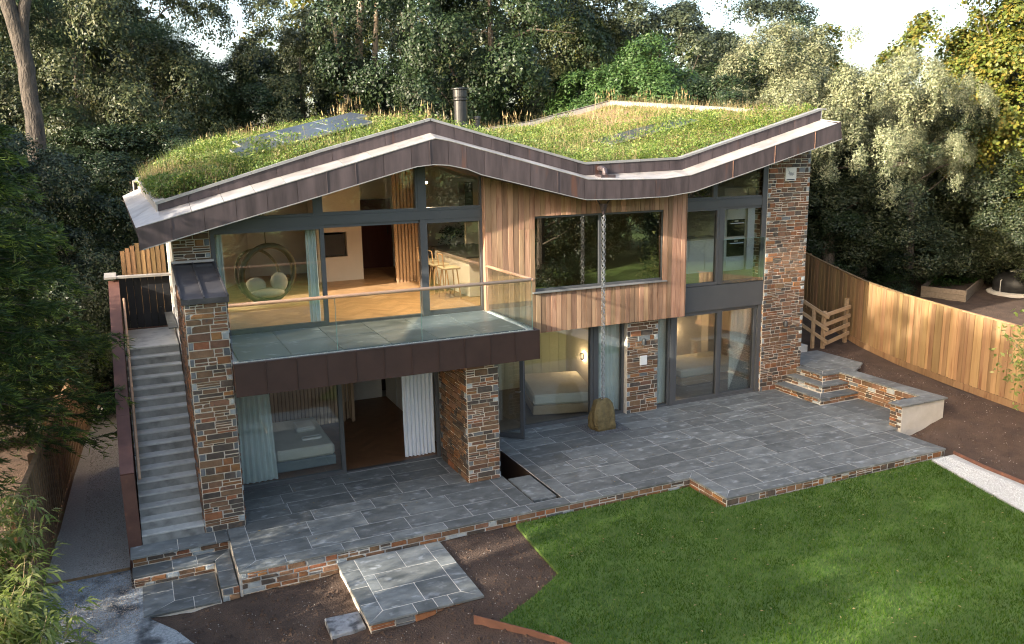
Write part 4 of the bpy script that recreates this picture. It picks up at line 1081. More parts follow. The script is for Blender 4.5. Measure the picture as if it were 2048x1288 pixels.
# --- balcony
bal = MB(); bal.box(.235, -.24, 2.30, 5.52, 2.06, 2.765); bal = bal.obj('balcony', MAT['brownfascia'], house)
BX0, BX1, BY0 = .225, 5.54, -.265
xs_ = [BX0] + [BX0 + (BX1 - BX0) * k / 11 for k in range(1, 12)]
for a, c in zip(xs_, xs_[1:]):
    b = MB(); b.box(a + .003, BY0, 2.262, c - .003, BY0 + .02, 2.79); b.obj('fascia_panel', MAT['brownfascia'], bal)
    b = MB(); b.box(c - .014, BY0 - .010, 2.262, c - .002, BY0 - .0005, 2.788); b.obj('seam', MAT['brownfascia'], bal)
for k in range(4):
    y0 = BY0 + .021 + k * .58; b = MB(); b.box(BX1 - .02, y0 + .003, 2.262, BX1, min(1.93, y0 + .577), 2.79); b.obj('fascia_panel', MAT['brownfascia'], bal)
b = MB(); b.box(BX0, BY0 - .006, 2.791, BX1 + .006, BY0 + .05, 2.801); b.box(BX1 - .05, BY0 + .051, 2.791, BX1 + .006, 1.93, 2.801); b.obj('edge_trim', MAT['copper'], bal)
b = MB(); b.box(.25, BY0 + .02, 2.262, 5.51, 1.5, 2.298); b.obj('soffit', MAT['brownfascia'], bal)
random.seed(4)
for k in range(6):
    for (y0, y1) in ((-.06, 1.02), (1.02, 2.02)):
        x0 = .32 + k * .84; x1 = min(5.36, x0 + .84)
        slab([(x0, y0), (x1, y0), (x1, y1), (x0, y1)], z=2.80, parent=bal, mat=MAT['deck'], name='deck_tile', th=.03)
b = MB(); b.box(.235, BY0 + .052, 2.766, 5.488, 2.06, 2.782); b.obj('gravel_margin', MAT['gravel_w'], bal)
P = []
o = pebbles('margin_gravel', 2200, lambda: random.choice((lambda: (random.uniform(.25, 5.46), random.uniform(-.205, -.065)), lambda: (random.uniform(5.37, 5.48), random.uniform(-.2, 1.9)), lambda: (random.uniform(.25, 5.4), random.uniform(2.03, 2.06))))(), lambda x, y: 2.784, (.008, .015), MAT['pebble_w'], 'white gravel along the edges of the balcony deck', 'gravel')
# frameless glass balustrade with timber handrail
GX = 5.44; GY_ = -.18
gx_ = [.24, 1.88, 3.34, GX]
for a, c in zip(gx_, gx_[1:]):
    b = MB(); b.box(a + .006, GY_, 2.72, c - .006, GY_ + .018, 3.69); gp = b.obj('glass_panel', GLASS_B, bal)
    b = MB(); b.box(c - .0055, GY_, 2.80, c + .0015, GY_ + .018, 3.69); b.obj('glass_edge', EDGE, gp)
b = MB(); b.box(GX, GY_ + .03, 2.72, GX + .018, 1.88, 3.69); gp = b.obj('glass_panel', GLASS_B, bal)
b = MB(); b.tube([(.23, GY_ + .01, 3.715), (GX + .012, GY_ + .01, 3.715)], .030, 12); b.tube([(GX + .01, GY_ - .02, 3.715), (GX + .01, 1.93, 3.715)], .0298, 12)
b.obj('handrail', MAT['handrail'], bal, True)
# ------------------------------------------------------------------ outdoor things on and around the house
random.seed(31)
# rain chain and boulder
rc = thing('rain_chain', (7.97, 1.6, .5), 'long steel rain chain hanging from the roof gutter to the boulder', 'chain')
b = MB(); b.tube([(7.80, 1.6, 4.99), (7.94, 1.6, 4.80)], .012, 6); b.tube([(8.14, 1.6, 4.99), (8.0, 1.6, 4.80)], .012, 6); b.obj('bracket', MAT['copper'], rc)
b = MB(); b.lathe((7.97, 1.6, 4.66), [(.02, 0), (.045, .05), (.085, .2), (.085, .22)], 10); b.obj('funnel', MAT['copper'], rc)
lk = MB(); R_, r_ = .038, .0105; V = []; F = []; n1, n2 = 8, 4
for i in range(n1):
    t = 2 * math.pi * i / n1
    for j in range(n2):
        p = 2 * math.pi * j / n2; rr = R_ + r_ * math.cos(p)
        V.append((rr * math.cos(t) * .75, r_ * math.sin(p), rr * math.sin(t)))
for i in range(n1):
    for j in range(n2): F.append((i * n2 + j, ((i + 1) % n1) * n2 + j, ((i + 1) % n1) * n2 + (j + 1) % n2, i * n2 + (j + 1) % n2))
lkd = mesh_data('link', V, F, MAT['chain'])
for k in range(56):
    for dx, rz in ((-.016, .5), (.02, 2.07)):
        o = link('link', lkd, rc); o.location = (7.97 + dx, 1.6, .63 + k * .0718 + (.036 if dx > 0 else 0)); o.rotation_euler = (0, 0, rz + (k % 2) * 1.57)
V = []; F = []; n = 22; prof = [(.27, -.01), (.295, .05), (.30, .15), (.285, .28), (.255, .42), (.22, .54), (.185, .62), (.14, .66), (.05, .67)]
rb = random.Random(8)
for r, z in prof:
    for k in range(n):
        t = 2 * math.pi * k / n; w = 1 + .09 * math.sin(2 * t + 1.2) + .06 * math.sin(3 * t + z * 5) + .05 * math.sin(5 * t + 4 * z) + rb.uniform(-.035, .035)
        c8 = (abs(math.cos(t)) ** 6 + abs(math.sin(t)) ** 6) ** (-1 / 6)           # squarish in plan, with flat faces
        V.append((7.97 + r * w * c8 * math.cos(t) * .92 - .04 * z, 1.58 + r * w * c8 * .70 * math.sin(t), z + (rb.uniform(-.012, .012) if z > .1 else 0)))
for i in range(len(prof) - 1):
    for k in range(n): F.append((i * n + k, i * n + (k + 1) % n, (i + 1) * n + (k + 1) % n, (i + 1) * n + k))
F.append(tuple(range((len(prof) - 1) * n, len(prof) * n)))
tag(link('boulder', mesh_data('boulder', V, F, MAT['boulder'], None, False)), 'squarish brown mossy boulder under the rain chain on the patio', 'boulder')

# wall fittings
def spot(x, z, lb):
    b = MB(); b.lathe((x, 2.13, z - .07), [(.025, 0), (.052, .02), (.045, .10), (.03, .15)], 12); b.box(x - .03, 2.14, z - .03, x + .03, 2.20, z + .05)
    tag(b.obj('wall_light', MAT['charcoal']), lb, 'light')
spot(9.37, 1.66, 'small black wall light on the stone panel between the bedrooms'); spot(13.52, 1.66, 'small black wall light on the tall right stone pier')
b = MB(); b.cbox(9.28, 2.145, 1.12, 9.47, 2.175, 1.34, .006); tag(b.obj('wall_box', MAT['white']), 'square white cover plate on the stone panel', 'cover plate')
pq = thing('plaque', (13.485, 2.19, 5.32), 'square pale plaque with a grey emblem high on the right pier', 'plaque')
b = MB(); b.cbox(13.325, 2.165, 5.165, 13.655, 2.20, 5.475, .005); b.obj('plate', MAT['render'], pq)
b = MB(); em = [(-.09, .11), (-.055, .065), (-.02, .03), (.01, .035), (.05, .02), (.10, .035), (.075, .0), (.105, -.03), (.06, -.025), (.04, -.055), (.005, -.03), (-.03, -.05), (-.045, -.02), (-.085, .0), (-.065, .03)]
V = [(13.485 + x, 2.1635, 5.335 + z) for x, z in em] + [(13.485 + x, 2.166, 5.335 + z) for x, z in em]
b.add(V, [tuple(range(15))[::-1]] + [(i, (i + 1) % 15, 15 + (i + 1) % 15, 15 + i) for i in range(15)]); b.obj('emblem', MAT['cap_grey'], pq)
b = MB(); b.box(13.355, 2.1625, 5.185, 13.60, 2.1655, 5.212); b.obj('strip', MAT['lead'], pq)

# ------------------------------------------------------------------ staircase on the left
st = thing('staircase', (-.88, 1.7, 0), 'straight grey concrete staircase climbing beside the stone wing wall', 'staircase')
NST, SZ, SY = 17, 2.5 / 17, 3.43 / 17
for k in range(NST):
    z1 = (k + 1) * SZ; y0 = k * SY + .01; y1 = 5.1 if k == NST - 1 else y0 + SY + .15
    zt = z1 if k == NST - 1 else z1 - random.uniform(0, .003)
    b = MB(); b.cbox(-1.345, y0, zt - .03, -.405, y1, zt, .005); sp_ = b.obj('step', MAT['concrete'], st)
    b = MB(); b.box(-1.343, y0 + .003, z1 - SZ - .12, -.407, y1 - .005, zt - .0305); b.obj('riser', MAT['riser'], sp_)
# copper clad balustrade wall on the outer side
cw = thing('stair_wall', (-1.44, 2.5, -.3), 'copper clad sloping balustrade wall on the outer side of the stairs', 'wall')
b = MB()
def wz(y): return 1.22 + (3.55 - 1.22) * y / 5.1
b.add([(-1.53, 0, -.5), (-1.365, 0, -.5), (-1.365, 5.1, -.5), (-1.53, 5.1, -.5), (-1.53, 0, wz(0) - .02), (-1.365, 0, wz(0) - .02), (-1.365, 5.1, wz(5.1) - .02), (-1.53, 5.1, wz(5.1) - .02)],
      [(3, 2, 1, 0), (4, 5, 6, 7), (0, 1, 5, 4), (1, 2, 6, 5), (2, 3, 7, 6), (3, 0, 4, 7)])
b.obj('wall_core', MAT['corten'], cw)
ys = [-.012, 1.25, 2.75, 4.2, 5.1]
for a, c in zip(ys, ys[1:]):
    b = MB(); b.quad((-1.55, a + .003, wz(a)), (-1.35, a + .003, wz(a)), (-1.35, c - .003, wz(c)), (-1.55, c - .003, wz(c)), .03); b.obj('coping', MAT['copper_red'], cw)
b = MB(); b.box(-1.548, -.014, -.45, -1.352, -.002, wz(0) - .035); b.obj('end_panel', MAT['corten'], cw)
b = MB(); b.quad((-1.62, 5.0, 3.63), (-1.40, 5.0, 3.63), (-1.40, 5.55, 3.66), (-1.62, 5.55, 3.66), .04); b.quad((-1.40, 5.02, 3.63), (-.36, 5.02, 3.62), (-.36, 5.22, 3.62), (-1.40, 5.22, 3.63), .04); b.obj('coping', MAT['copper_top'], cw)
# handrail
hr = thing('stair_handrail', (-1.29, .4, .9), 'round timber handrail following the concrete stairs', 'handrail')
b = MB(); b.tube([(-1.29, .38, .96), (-1.29, 4.5, 3.25)], .024, 10); b.obj('rail', MAT['handrail'], hr, True)
for y in (.9, 2.0, 3.1, 4.1):
    z = .96 + (y - .38) * (3.25 - .96) / 4.12; b = MB(); b.tube([(-1.365, y, z - .07), (-1.30, y, z - .06), (-1.29, y, z)], .008, 6); b.obj('bracket', MAT['black'], hr)
# black gate at the head of the stairs
gt = thing('gate', (-.9, 5.15, 2.5), 'black boarded gate at the head of the staircase', 'gate')
for k in range(7):
    x0 = -1.36 + k * .137; b = MB(); b.cbox(x0, 5.13, 2.53, x0 + .132, 5.165, 3.58, .004); b.obj('board', MAT['blackgate'], gt)
b = MB(); b.box(-1.36, 5.166, 2.7, -.40, 5.20, 2.8); b.box(-1.36, 5.166, 3.4, -.40, 5.20, 3.5); b.obj('rail', MAT['blackgate'], gt)
b = MB(); b.box(-1.36, 5.10, 2.505, -.40, 5.125, 2.525); b.obj('threshold', MAT['copper_red'], gt)
b = MB(); b.tube([(-.62, 5.10, 2.92), (-.62, 5.13, 2.92)], .02, 8); b.obj('latch', MAT['black'], gt)
b = MB(); b.cbox(-.40 - .16, 3.2, 2.80, -.40 - .002, 5.0, 2.83, .005); tag(b.obj('stone_ledge', MAT['slate']), 'narrow slate ledge along the wall at the stair head', 'ledge')

# timber screens behind the gate, lit by the sun
sc = thing('timber_screen', (-.9, 8, 2.5), 'tall larch timber screen rising behind the black gate', 'fence')
for k in range(9):
    x0 = -1.30 + k * .105; b = MB(); b.box(x0, 7.0 + k * .02, 2.45, x0 + .085, 7.03 + k * .02, 3.95 + k * .05); b.obj('board', MAT['fence'], sc)
b = MB(); b.box(-1.3, 7.25, 2.45, -.42, 7.29, 3.9); b.obj('backing', MAT['fence_old'], sc)

# ------------------------------------------------------------------ fences
def fence_line(name, pts, label, mat, side, h=1.8, bw=.125, gap=.006, back=.03):
    f = thing(name, (pts[0][0], pts[0][1], pts[0][2]), label, 'fence')
    L = [0]
    for p, q in zip(pts, pts[1:]): L.append(L[-1] + math.hypot(q[0] - p[0], q[1] - p[1]))
    def at(d):
        for i in range(len(pts) - 1):
            if d <= L[i + 1] or i == len(pts) - 2:
                t = (d - L[i]) / (L[i + 1] - L[i]); p, q = pts[i], pts[i + 1]
                return Vector([lerp(a, c, t) for a, c in zip(p, q)]), Vector((q[0] - p[0], q[1] - p[1], 0)).normalized()
    b = MB(); b.box(0, -.009, .0, bw, .009, 1); data = b.data('board', mat)
    d = 0; k = 0
    while d < L[-1] - bw:
        p, t = at(d + bw / 2); nrm = Vector((t.y, -t.x, 0)) * side
        o = link('board', data, f); off = nrm * (.012 if k % 2 else -.006)
        o.location = Vector((p.x, p.y, p.z + .15)) - t * (bw / 2) + off; o.rotation_euler = (0, 0, math.atan2(t.y, t.x) + random.gauss(0, .012)); o.scale = (1, 1, h - .15 + random.uniform(-.008, .008))
        d += bw * .9 + gap if k % 2 else bw * .84; k += 1
    i = 0; d = 0
    while d < L[-1] - .2:
        e = min(L[-1], d + 1.8); p, t = at(d + .001); q, _ = at(e - .001); nrm = Vector((t.y, -t.x, 0)) * side
        b = MB(); b.bar(p + Vector((0, 0, .07)) + nrm * .03, q + Vector((0, 0, .07)) + nrm * .03, .03, .16); b.obj('gravel_board', mat, f)
        b = MB(); b.bar(p + Vector((0, 0, h + .015)), q + Vector((0, 0, h + .015)), .07, .028); b.obj('capping', mat, f)
        for z in (.45, h - .35):
            b = MB(); b.bar(p + Vector((0, 0, z)) - nrm * .045, q + Vector((0, 0, z)) - nrm * .045, .05, .08); b.obj('rail', mat, f)
        b = MB(); b.bar(p + Vector((0, 0, -.2)) - nrm * .1, p + Vector((0, 0, h)) - nrm * .1, .09, .09, (t.x, t.y, 0)); b.obj('post', mat, f)
        d = e
    return f
fence_line('garden_fence', [(18.9, 8.2, 1.0), (17.95, 5.6, .74), (17.3, 3.6, .52), (16.85, 2.2, .45), (16.58, 1.0, .40), (16.42, -.6, .31), (16.38, -2.6, .17), (16.45, -5.0, .02)],
           'new honey coloured larch board fence curving along the right side of the garden', MAT['fence'], 1, h=1.82)
fence_line('side_fence', [(-2.05, 12.0, .2), (-2.25, 10, -.2), (-2.44, 8.0, -.36), (-2.60, 5.0, -.36), (-2.70, 2.6, -.36), (-2.76, .6, -.36), (-2.82, -.6, -.36), (-2.86, -1.15, -.36)],
           'tall brown board fence along the left side gravel path', MAT['fence_old'], -1, h=1.72)
# post and rail fence by the right steps
pr_ = thing('rail_fence', (16.6, 3.6, .4), 'low four-rail timber fence between the larch fence and the right steps', 'fence')
for k in range(4):
    z = .52 + k * .27; b = MB(); b.bar((15.92, 3.25, z + .13), (17.15, 3.55, z + .27 - .02 * k), .035, .10); b.obj('rail', MAT['rail'], pr_)
for (x, y, z) in ((16.0, 3.32, 1.55), (17.12, 3.62, 1.75)):
    b = MB(); b.cbox(x - .045, y, .2, x + .045, y + .09, z, .005); b.obj('post', MAT['rail'], pr_)
pr2 = thing('stair_rail', (15.6, 4.0, .5), 'sloping timber rails climbing beside the concrete steps', 'railing')
for k in range(3):
    b = MB(); b.bar((15.86, 3.05, .75 + k * .34), (15.55, 5.6, 1.75 + k * .34), .035, .09); b.obj('rail', MAT['rail'], pr2)
for (x, y, z) in ((15.80, 3.5, 1.62), (15.58, 5.3, 2.5)):
    b = MB(); b.cbox(x - .04, y, .2, x + .04, y + .08, z, .005); b.obj('post', MAT['rail'], pr2)

# ------------------------------------------------------------------ neighbour's garden
nb = thing('raised_bed', (24.5, 7.0, .8), 'weathered timber raised vegetable bed beyond the larch fence', 'raised bed')
c0, c1, c2, c3 = Vector((23.4, 6.4, 0)), Vector((23.75, 5.0, 0)), Vector((27.1, 6.85, 0)), Vector((26.85, 8.35, 0))
for p, q in ((c0, c1), (c1, c2), (c2, c3), (c3, c0)):
    for k in range(3):
        b = MB(); zz = .72 + .17 * k; b.bar((p.x, p.y, zz + .085), (q.x, q.y, zz + .085), .05, .162); b.obj('plank', MAT['bedtimber'], nb)
b = MB(); b.prism([(c.x * .98 + 25.3 * .02, c.y * .98 + 6.65 * .02) for c in (c0, c1, c2, c3)], .7, 1.08); b.obj('soil', MAT['soil'], nb)
def leafcloud(n, cfn, size, asp=.5, up=.3):
    """n leaves as quads; cfn gives centre and outward direction arrays"""
    c, nr = cfn(n)
    r = rng.normal(size=(n, 3)); nrm = nr + r * .55 + np.array([0, 0, up]); nrm /= np.linalg.norm(nrm, axis=1, keepdims=True)
    t = np.cross(nrm, rng.normal(size=(n, 3))); t /= np.linalg.norm(t, axis=1, keepdims=True) + 1e-9
    b_ = np.cross(nrm, t)
    s = size * rng.uniform(.6, 1.35, size=(n, 1))
    return np.stack([c - t * s, c - b_ * s * asp * .9 + nrm * s * .15, c + t * s, c + b_ * s * asp * .9 + nrm * s * .15], 1).reshape(-1, 3)
LEAF_BED = leaf_mat('bed_leaves', [(.03, .07, .015), (.05, .10, .02)])
def cf(n):
    c = np.stack([rng.uniform(24.2, 26.4, n), rng.uniform(6.2, 7.5, n), rng.uniform(1.1, 1.35, n)], 1); return c, np.zeros((n, 3)) + [0, 0, 1]
link('plants', np_mesh('plants', leafcloud(900, cf, .05), 4, LEAF_BED), nb)
for (x, y, r, h, lb) in ((26.6, 5.2, .75, .75, 'round tarpaulin covered heap with pale straps beside the raised bed'), (28.6, 6.2, .85, .75, 'farther black covered heap with pale straps beyond the raised bed')):
    t = thing('covered_heap', (x, y, .75), lb, 'heap')
    b = MB(); b.lathe((x, y, .72), [(r * 1.25, 0), (r * 1.25, .22), (r * 1.15, .25)], 20); b.obj('stone_ring', MAT['rawrender'], t)
    b = MB(); b.lathe((x, y, .9), [(r, 0), (r * 1.02, h * .5), (r * .9, h * .75), (r * .55, h * .95), (r * .1, h)], 20); b.obj('tarpaulin', MAT['blackplastic'], t, True)
    b = MB(); b.lathe((x, y, .9 + h * .9), [(r * .35, 0), (r * .4, .08), (r * .25, .12)], 16); b.obj('lid', MAT['strap'], t)
    for a in (.3, 1.6, 3.0, 4.3, 5.4):
        b = MB(); b.tube([(x + r * .4 * math.cos(a), y + r * .4 * math.sin(a), .9 + h), (x + r * 1.0 * math.cos(a), y + r * 1.0 * math.sin(a), .9 + h * .6), (x + r * 1.12 * math.cos(a + .1), y + r * 1.12 * math.sin(a + .1), .95)], .015, 5); b.obj('strap', MAT['strap'], t)
b = MB(); b.bar((31.5, 13.0, 1.3), (40, 12.2, 1.3), .35, .9); tag(b.obj('garden_wall', MAT['rawrender']), 'low grey stone wall across the neighbouring lawn at the right edge', 'wall')
b = MB(); b.box(26.5, 17.5, .9, 32, 18.0, 2.1); tag(b.obj('pale_wall', MAT['render']), 'pale garden wall glimpsed under the big evergreen', 'wall')
# little roof beyond the left fence
sh = thing('garden_shed', (-4.3, 13.5, 0), 'grey pitched shed roof beyond the left fence', 'shed')
b = MB(); b.box(-5.6, 12.4, -.3, -2.8, 14.6, 2.2); b.obj('wall', MAT['fence_old'], sh)
b = MB(); b.quad((-5.9, 12.1, 2.1), (-2.5, 12.1, 2.1), (-2.5, 13.5, 3.0), (-5.9, 13.5, 3.0), .06); b.quad((-2.5, 14.9, 2.1), (-5.9, 14.9, 2.1), (-5.9, 13.5, 3.0), (-2.5, 13.5, 3.0), .06); b.obj('roof', MAT['tile_roof'], sh)
# ------------------------------------------------------------------ things seen through the glass
def curtain(x0, x1, y, z0, z1, mat, label, folds=7, amp=.045, taper=0.0, knot=None):
    V = []; F = []; nu, nv = folds * 8, 14
    for j in range(nv + 1):
        t = j / nv; z = lerp(z0, z1, t)
        for i in range(nu + 1):
            s = i / nu; w = 1 - taper * (1 - t)
            if knot: w *= 1 - .45 * math.exp(-((z - knot) / .22) ** 2)
            x = (x0 + x1) / 2 + (s - .5) * (x1 - x0) * w
            V.append((x, y + amp * math.sin(2 * math.pi * folds * s + .5 * math.sin(3 * t)) * (.6 + .4 * t) + .012 * math.sin(9 * s + 5 * t), z))
    for j in range(nv):
        for i in range(nu): F.append((j * (nu + 1) + i, j * (nu + 1) + i + 1, (j + 1) * (nu + 1) + i + 1, (j + 1) * (nu + 1) + i))
    return tag(link('curtain', mesh_data('curtain', V, F, mat, None, True)), label, 'curtain')
curtain(3.52, 4.16, 1.78, .02, 2.24, MAT['whitefab'], 'white curtain drawn back in the open ground floor doorway', 8)
curtain(.36, .98, 1.80, .02, 2.24, MAT['linen'], 'pale curtain behind the left ground floor pane', 7, taper=-.2)
curtain(8.26, 8.96, 2.55, .02, 2.20, MAT['linen'], 'pale gathered curtain beside the stone panel', 7)
curtain(12.12, 12.80, 2.50, .02, 2.16, MAT['linen'], 'pale curtain next to the tall right pier', 7)
curtain(9.86, 10.24, 2.52, .02, 2.16, MAT['linen'], 'narrow pale curtain right of the stone panel', 4)
curtain(1.96, 2.16, 2.45, 2.81, 4.62, MAT['linen'], 'narrow curtain stack behind the left balcony pane', 3)
curtain(.30, .46, 2.40, 2.81, 4.62, MAT['linen'], 'sunlit curtain edge at the far left balcony pane', 2)

def bed(loc, w, l, h, rz, base, label, pillows=(), wrap=False):
    t = thing('bed', loc, label, 'bed'); c, s = math.cos(rz), math.sin(rz)
    def put(b, name, mat, sm=False):
        b.v = [(loc[0] + c * x - s * y, loc[1] + s * x + c * y, loc[2] + z) for x, y, z in b.v]; return b.obj(name, mat, t, sm)
    b = MB(); b.cbox(-w / 2, -l / 2, .03, w / 2, l / 2, h * .5, .02); put(b, 'base', base)
    b = MB(); b.cbox(-w / 2 + .01, -l / 2 + .01, h * .5 + .003, w / 2 - .01, l / 2 - .01, h, .045); put(b, 'mattress', MAT['mattress'])
    for (px, py, pw, pl, ph) in pillows:
        b = MB(); b.cbox(px - pw / 2, py - pl / 2, h + .002, px + pw / 2, py + pl / 2, h + ph, .035); put(b, 'pillow', MAT['white'])
bed((1.62, 3.0, 0), 1.15, 1.95, .45, 0, MAT['bedbase'], 'bed with dark base and folded pillows in the left ground floor room', [(.2, .25, .4, .5, .10), (.22, -.45, .38, .16, .03)])
bed((7.95, 3.75, 0), 1.5, 2.0, .5, -.28, MAT['woodbase'], 'wrapped mattress on wooden base in the middle bedroom')
bed((12.35, 4.1, 0), 2.0, 1.4, .45, 0, MAT['woodbase'], 'low bed against the wall in the right bedroom')
# glowing wall lamps
def wall_lamp(c, n, label, e=2.5):
    c = Vector(c); n = Vector(n); t = thing('wall_lamp', c, label, 'lamp')
    b = MB(); b.tube([c, c + n * .03], .115, 28); b.obj('glow_ring', emit_mat('lamp_glow', (1.0, .62, .28), 9.0), t)
    b = MB(); b.tube([c + n * .035, c + n * .075], .10, 28); b.obj('disc', MAT['charcoal'], t)
    l = bpy.data.lights.new('lamp_light', 'POINT'); l.energy = e; l.color = (1, .68, .36); l.shadow_soft_size = .1
    o = bpy.data.objects.new('lamp_light', l); COL.objects.link(o); o.parent = t; o.location = n * .12
wall_lamp((9.045, 4.34, .90), (-1, 0, 0), 'glowing round wall lamp in the middle bedroom')
wall_lamp((12.28, 5.19, 1.05), (0, -1, 0), 'glowing round wall lamp in the right bedroom')
# slatted wall and column in the left bedroom
sw = thing('slat_wall', (1.6, 4.7, 0), 'vertical timber slat wall behind the bed in the left ground floor room', 'slat wall')
for k in range(34):
    x = .24 + k * .082; b = MB(); b.box(x, 4.66, .01, x + .055, 4.70, 2.35); b.obj('slat', MAT['slat'], sw)
b = MB(); b.box(.22, 4.702, .01, 3.0, 4.75, 2.35); b.obj('backing', MAT['fence_old'], sw)
for k in range(9):
    a = math.pi * (.35 + k * .13); x = 3.05 + .16 * math.cos(a - 1.9); y = 4.75 + .16 * math.sin(a - 1.9) - .05
    b = MB(); b.box(x - .022, y - .022, .01, x + .022, y + .022, 2.35); b.obj('slat', MAT['slat'], sw)
b = MB(); b.box(4.386, 4.3, .01, 4.398, 4.36, 2.1); b.box(4.386, 5.2, .01, 4.398, 5.26, 2.1); b.box(4.386, 4.3, 2.1, 4.398, 5.26, 2.16)
tag(b.obj('door_casing', MAT['white']), 'white door casing at the back of the left ground floor room', 'door casing')
# hanging chair
hc = thing('hanging_chair', (1.27, 3.1, 2.85), 'round rattan hoop chair with cream cushions hanging behind the left balcony glass', 'chair')
def hoop(c, R, tilt, yaw, r, sc=1.0):
    pts = []
    for k in range(33):
        t = 2 * math.pi * k / 32; p = Vector((R * math.cos(t), 0, R * math.sin(t) * sc)); p = Matrix.Rotation(tilt, 3, 'X') @ p; p = Matrix.Rotation(yaw, 3, 'Z') @ p; pts.append(Vector(c) + p)
    return pts
CANE = M('cane', (.075, .055, .025), (.12, .09, .04), scale=8, rough=.5)
b = MB(); b.tube(hoop((1.30, 2.95, 3.75), .55, .12, .35, .028), .058, 8, False); b.obj('hoop', CANE, hc, True)
b = MB(); b.tube(hoop((1.15, 3.25, 3.70), .50, -.25, .5, .02), .028, 8, False); b.obj('hoop', CANE, hc, True)
for k in range(9):
    t = math.pi * (1.08 + .84 * k / 8)
    p = Vector((1.30 + .55 * math.cos(t) * .94, 2.95 + .55 * math.cos(t) * .34, 3.75 + .55 * math.sin(t))); q = Vector((1.15 + .5 * math.cos(t) * .88, 3.25 + .5 * math.cos(t) * .48, 3.70 + .5 * math.sin(t)))
    b = MB(); b.tube([p, (p + q) / 2 + Vector((0, .05, -.03)), q], .010, 6); b.obj('spoke', CANE, hc)
def pillow(c, r, name='cushion'):
    V = []; F = []; n, m = 12, 7
    for j in range(m + 1):
        ph = math.pi * j / m - math.pi / 2
        for i in range(n):
            t = 2 * math.pi * i / n; sx = math.copysign(abs(math.cos(t)) ** .7, math.cos(t)); sy = math.copysign(abs(math.sin(t)) ** .7, math.sin(t))
            V.append((c[0] + r[0] * math.cos(ph) * sx, c[1] + r[1] * math.cos(ph) * sy, c[2] + r[2] * math.sin(ph)))
    for j in range(m):
        for i in range(n): F.append((j * n + i, j * n + (i + 1) % n, (j + 1) * n + (i + 1) % n, (j + 1) * n + i))
    link(name, mesh_data(name, V, F, MAT['cushion'], None, True), hc)
pillow((1.28, 3.1, 3.36), (.34, .22, .10)); pillow((1.52, 3.12, 3.55), (.17, .12, .20)); pillow((1.08, 3.16, 3.50), (.20, .12, .17))
b = MB(); b.tube([(1.30, 3.0, 4.28), (1.30, 3.05, 5.05)], .010, 6); b.obj('rope', CANE, hc)
# kitchen seen through the right balcony pane: island, stools, hood
ki = thing('kitchen_island', (6.1, 4.6, 2.8), 'pale kitchen island with dark worktop behind the right balcony pane', 'island')
b = MB(); b.box(5.72, 3.6, 2.81, 6.7, 5.9, 3.68); b.obj('cabinet', MAT['white'], ki)
b = MB(); b.cbox(5.62, 3.5, 3.683, 6.8, 6.0, 3.73, .006); b.obj('worktop', MAT['charcoal'], ki)
for k in range(3):
    x, y = 5.30, 3.75 + k * .7
    t = thing('bar_stool', (x, y, 2.8), ['nearest pale bar stool at the kitchen island', 'middle pale bar stool at the kitchen island', 'farthest pale bar stool at the kitchen island'][k], 'stool', 'bar stools at the kitchen island')
    for sx in (-1, 1):
        for sy in (-1, 1):
            b = MB(); b.tube([(x + sx * .19, y + sy * .19, 2.80), (x + sx * .13, y + sy * .13, 3.46)], .014, 6); b.obj('leg', MAT['rail'], t)
    b = MB(); b.cbox(x - .2, y - .2, 3.46, x + .2, y + .2, 3.51, .015); b.obj('seat', MAT['cushion'], t)
    b = MB(); b.tube([(x - .18, y - .16, 3.52), (x - .21, y - .16, 3.8), (x - .21, y + .16, 3.8), (x - .18, y + .16, 3.52)], .014, 6); b.obj('backrest', MAT['rail'], t)
b = MB(); b.box(5.85, 4.2, 4.42, 6.45, 5.4, 4.52); b.box(6.05, 4.6, 4.52, 6.25, 5.0, 5.3); tag(b.obj('cooker_hood', MAT['black']), 'black cooker hood hanging over the kitchen island', 'hood')
# tall white oven cabinet upstairs right
oc = thing('oven_cabinet', (13.4, 4.1, 2.8), 'tall white kitchen cabinet holding two black ovens upstairs right', 'cabinet')
CX, CYY = 12.98, 3.95
b = MB(); b.box(CX, CYY + .02, 2.80, CX + .72, CYY + .6, 4.95); b.box(CX + .72, CYY - .05, 2.80, CX + 1.0, CYY + .6, 4.95); b.obj('carcass', MAT['white'], oc)
for (z0, z1) in ((3.18, 3.62), (3.70, 4.14)):
    b = MB(); b.cbox(CX + .10, CYY - .01, z0, CX + .66, CYY + .018, z1, .004); ov = b.obj('oven', MAT['ovenglass'], oc)
    b = MB(); b.tube([(CX + .16, CYY - .045, z1 - .10), (CX + .60, CYY - .045, z1 - .10)], .011, 8); b.obj('handle', MAT['steel'], ov)
    b = MB(); b.box(CX + .32, CYY - .0135, z1 - .06, CX + .44, CYY - .0105, z1 - .03); b.obj('display', MAT['steel'], ov)
for (z0, z1) in ((2.86, 3.12), (4.20, 4.60), (4.62, 4.92)):
    b = MB(); b.cbox(CX + .08, CYY - .002, z0, CX + .68, CYY + .019, z1, .004); d_ = b.obj('cabinet_door', MAT['white'], oc)
    b = MB(); b.box(CX + .14, CYY - .006, z0 + .05, CX + .62, CYY - .0025, z1 - .05); b.obj('panel', MAT['white'], d_)
    b = MB(); b.tube([(CX + .38, CYY - .03, (z0 + z1) / 2), (CX + .38, CYY - .006, (z0 + z1) / 2)], .012, 8); b.obj('knob', MAT['steel'], d_)
bc = thing('base_cabinet', (12.4, 4.1, 2.8), 'white kitchen base cabinets with grey worktop left of the ovens', 'cabinet')
b = MB(); b.box(11.4, CYY + .1, 2.80, 12.96, CYY + .6, 3.66); b.obj('carcass', MAT['white'], bc)
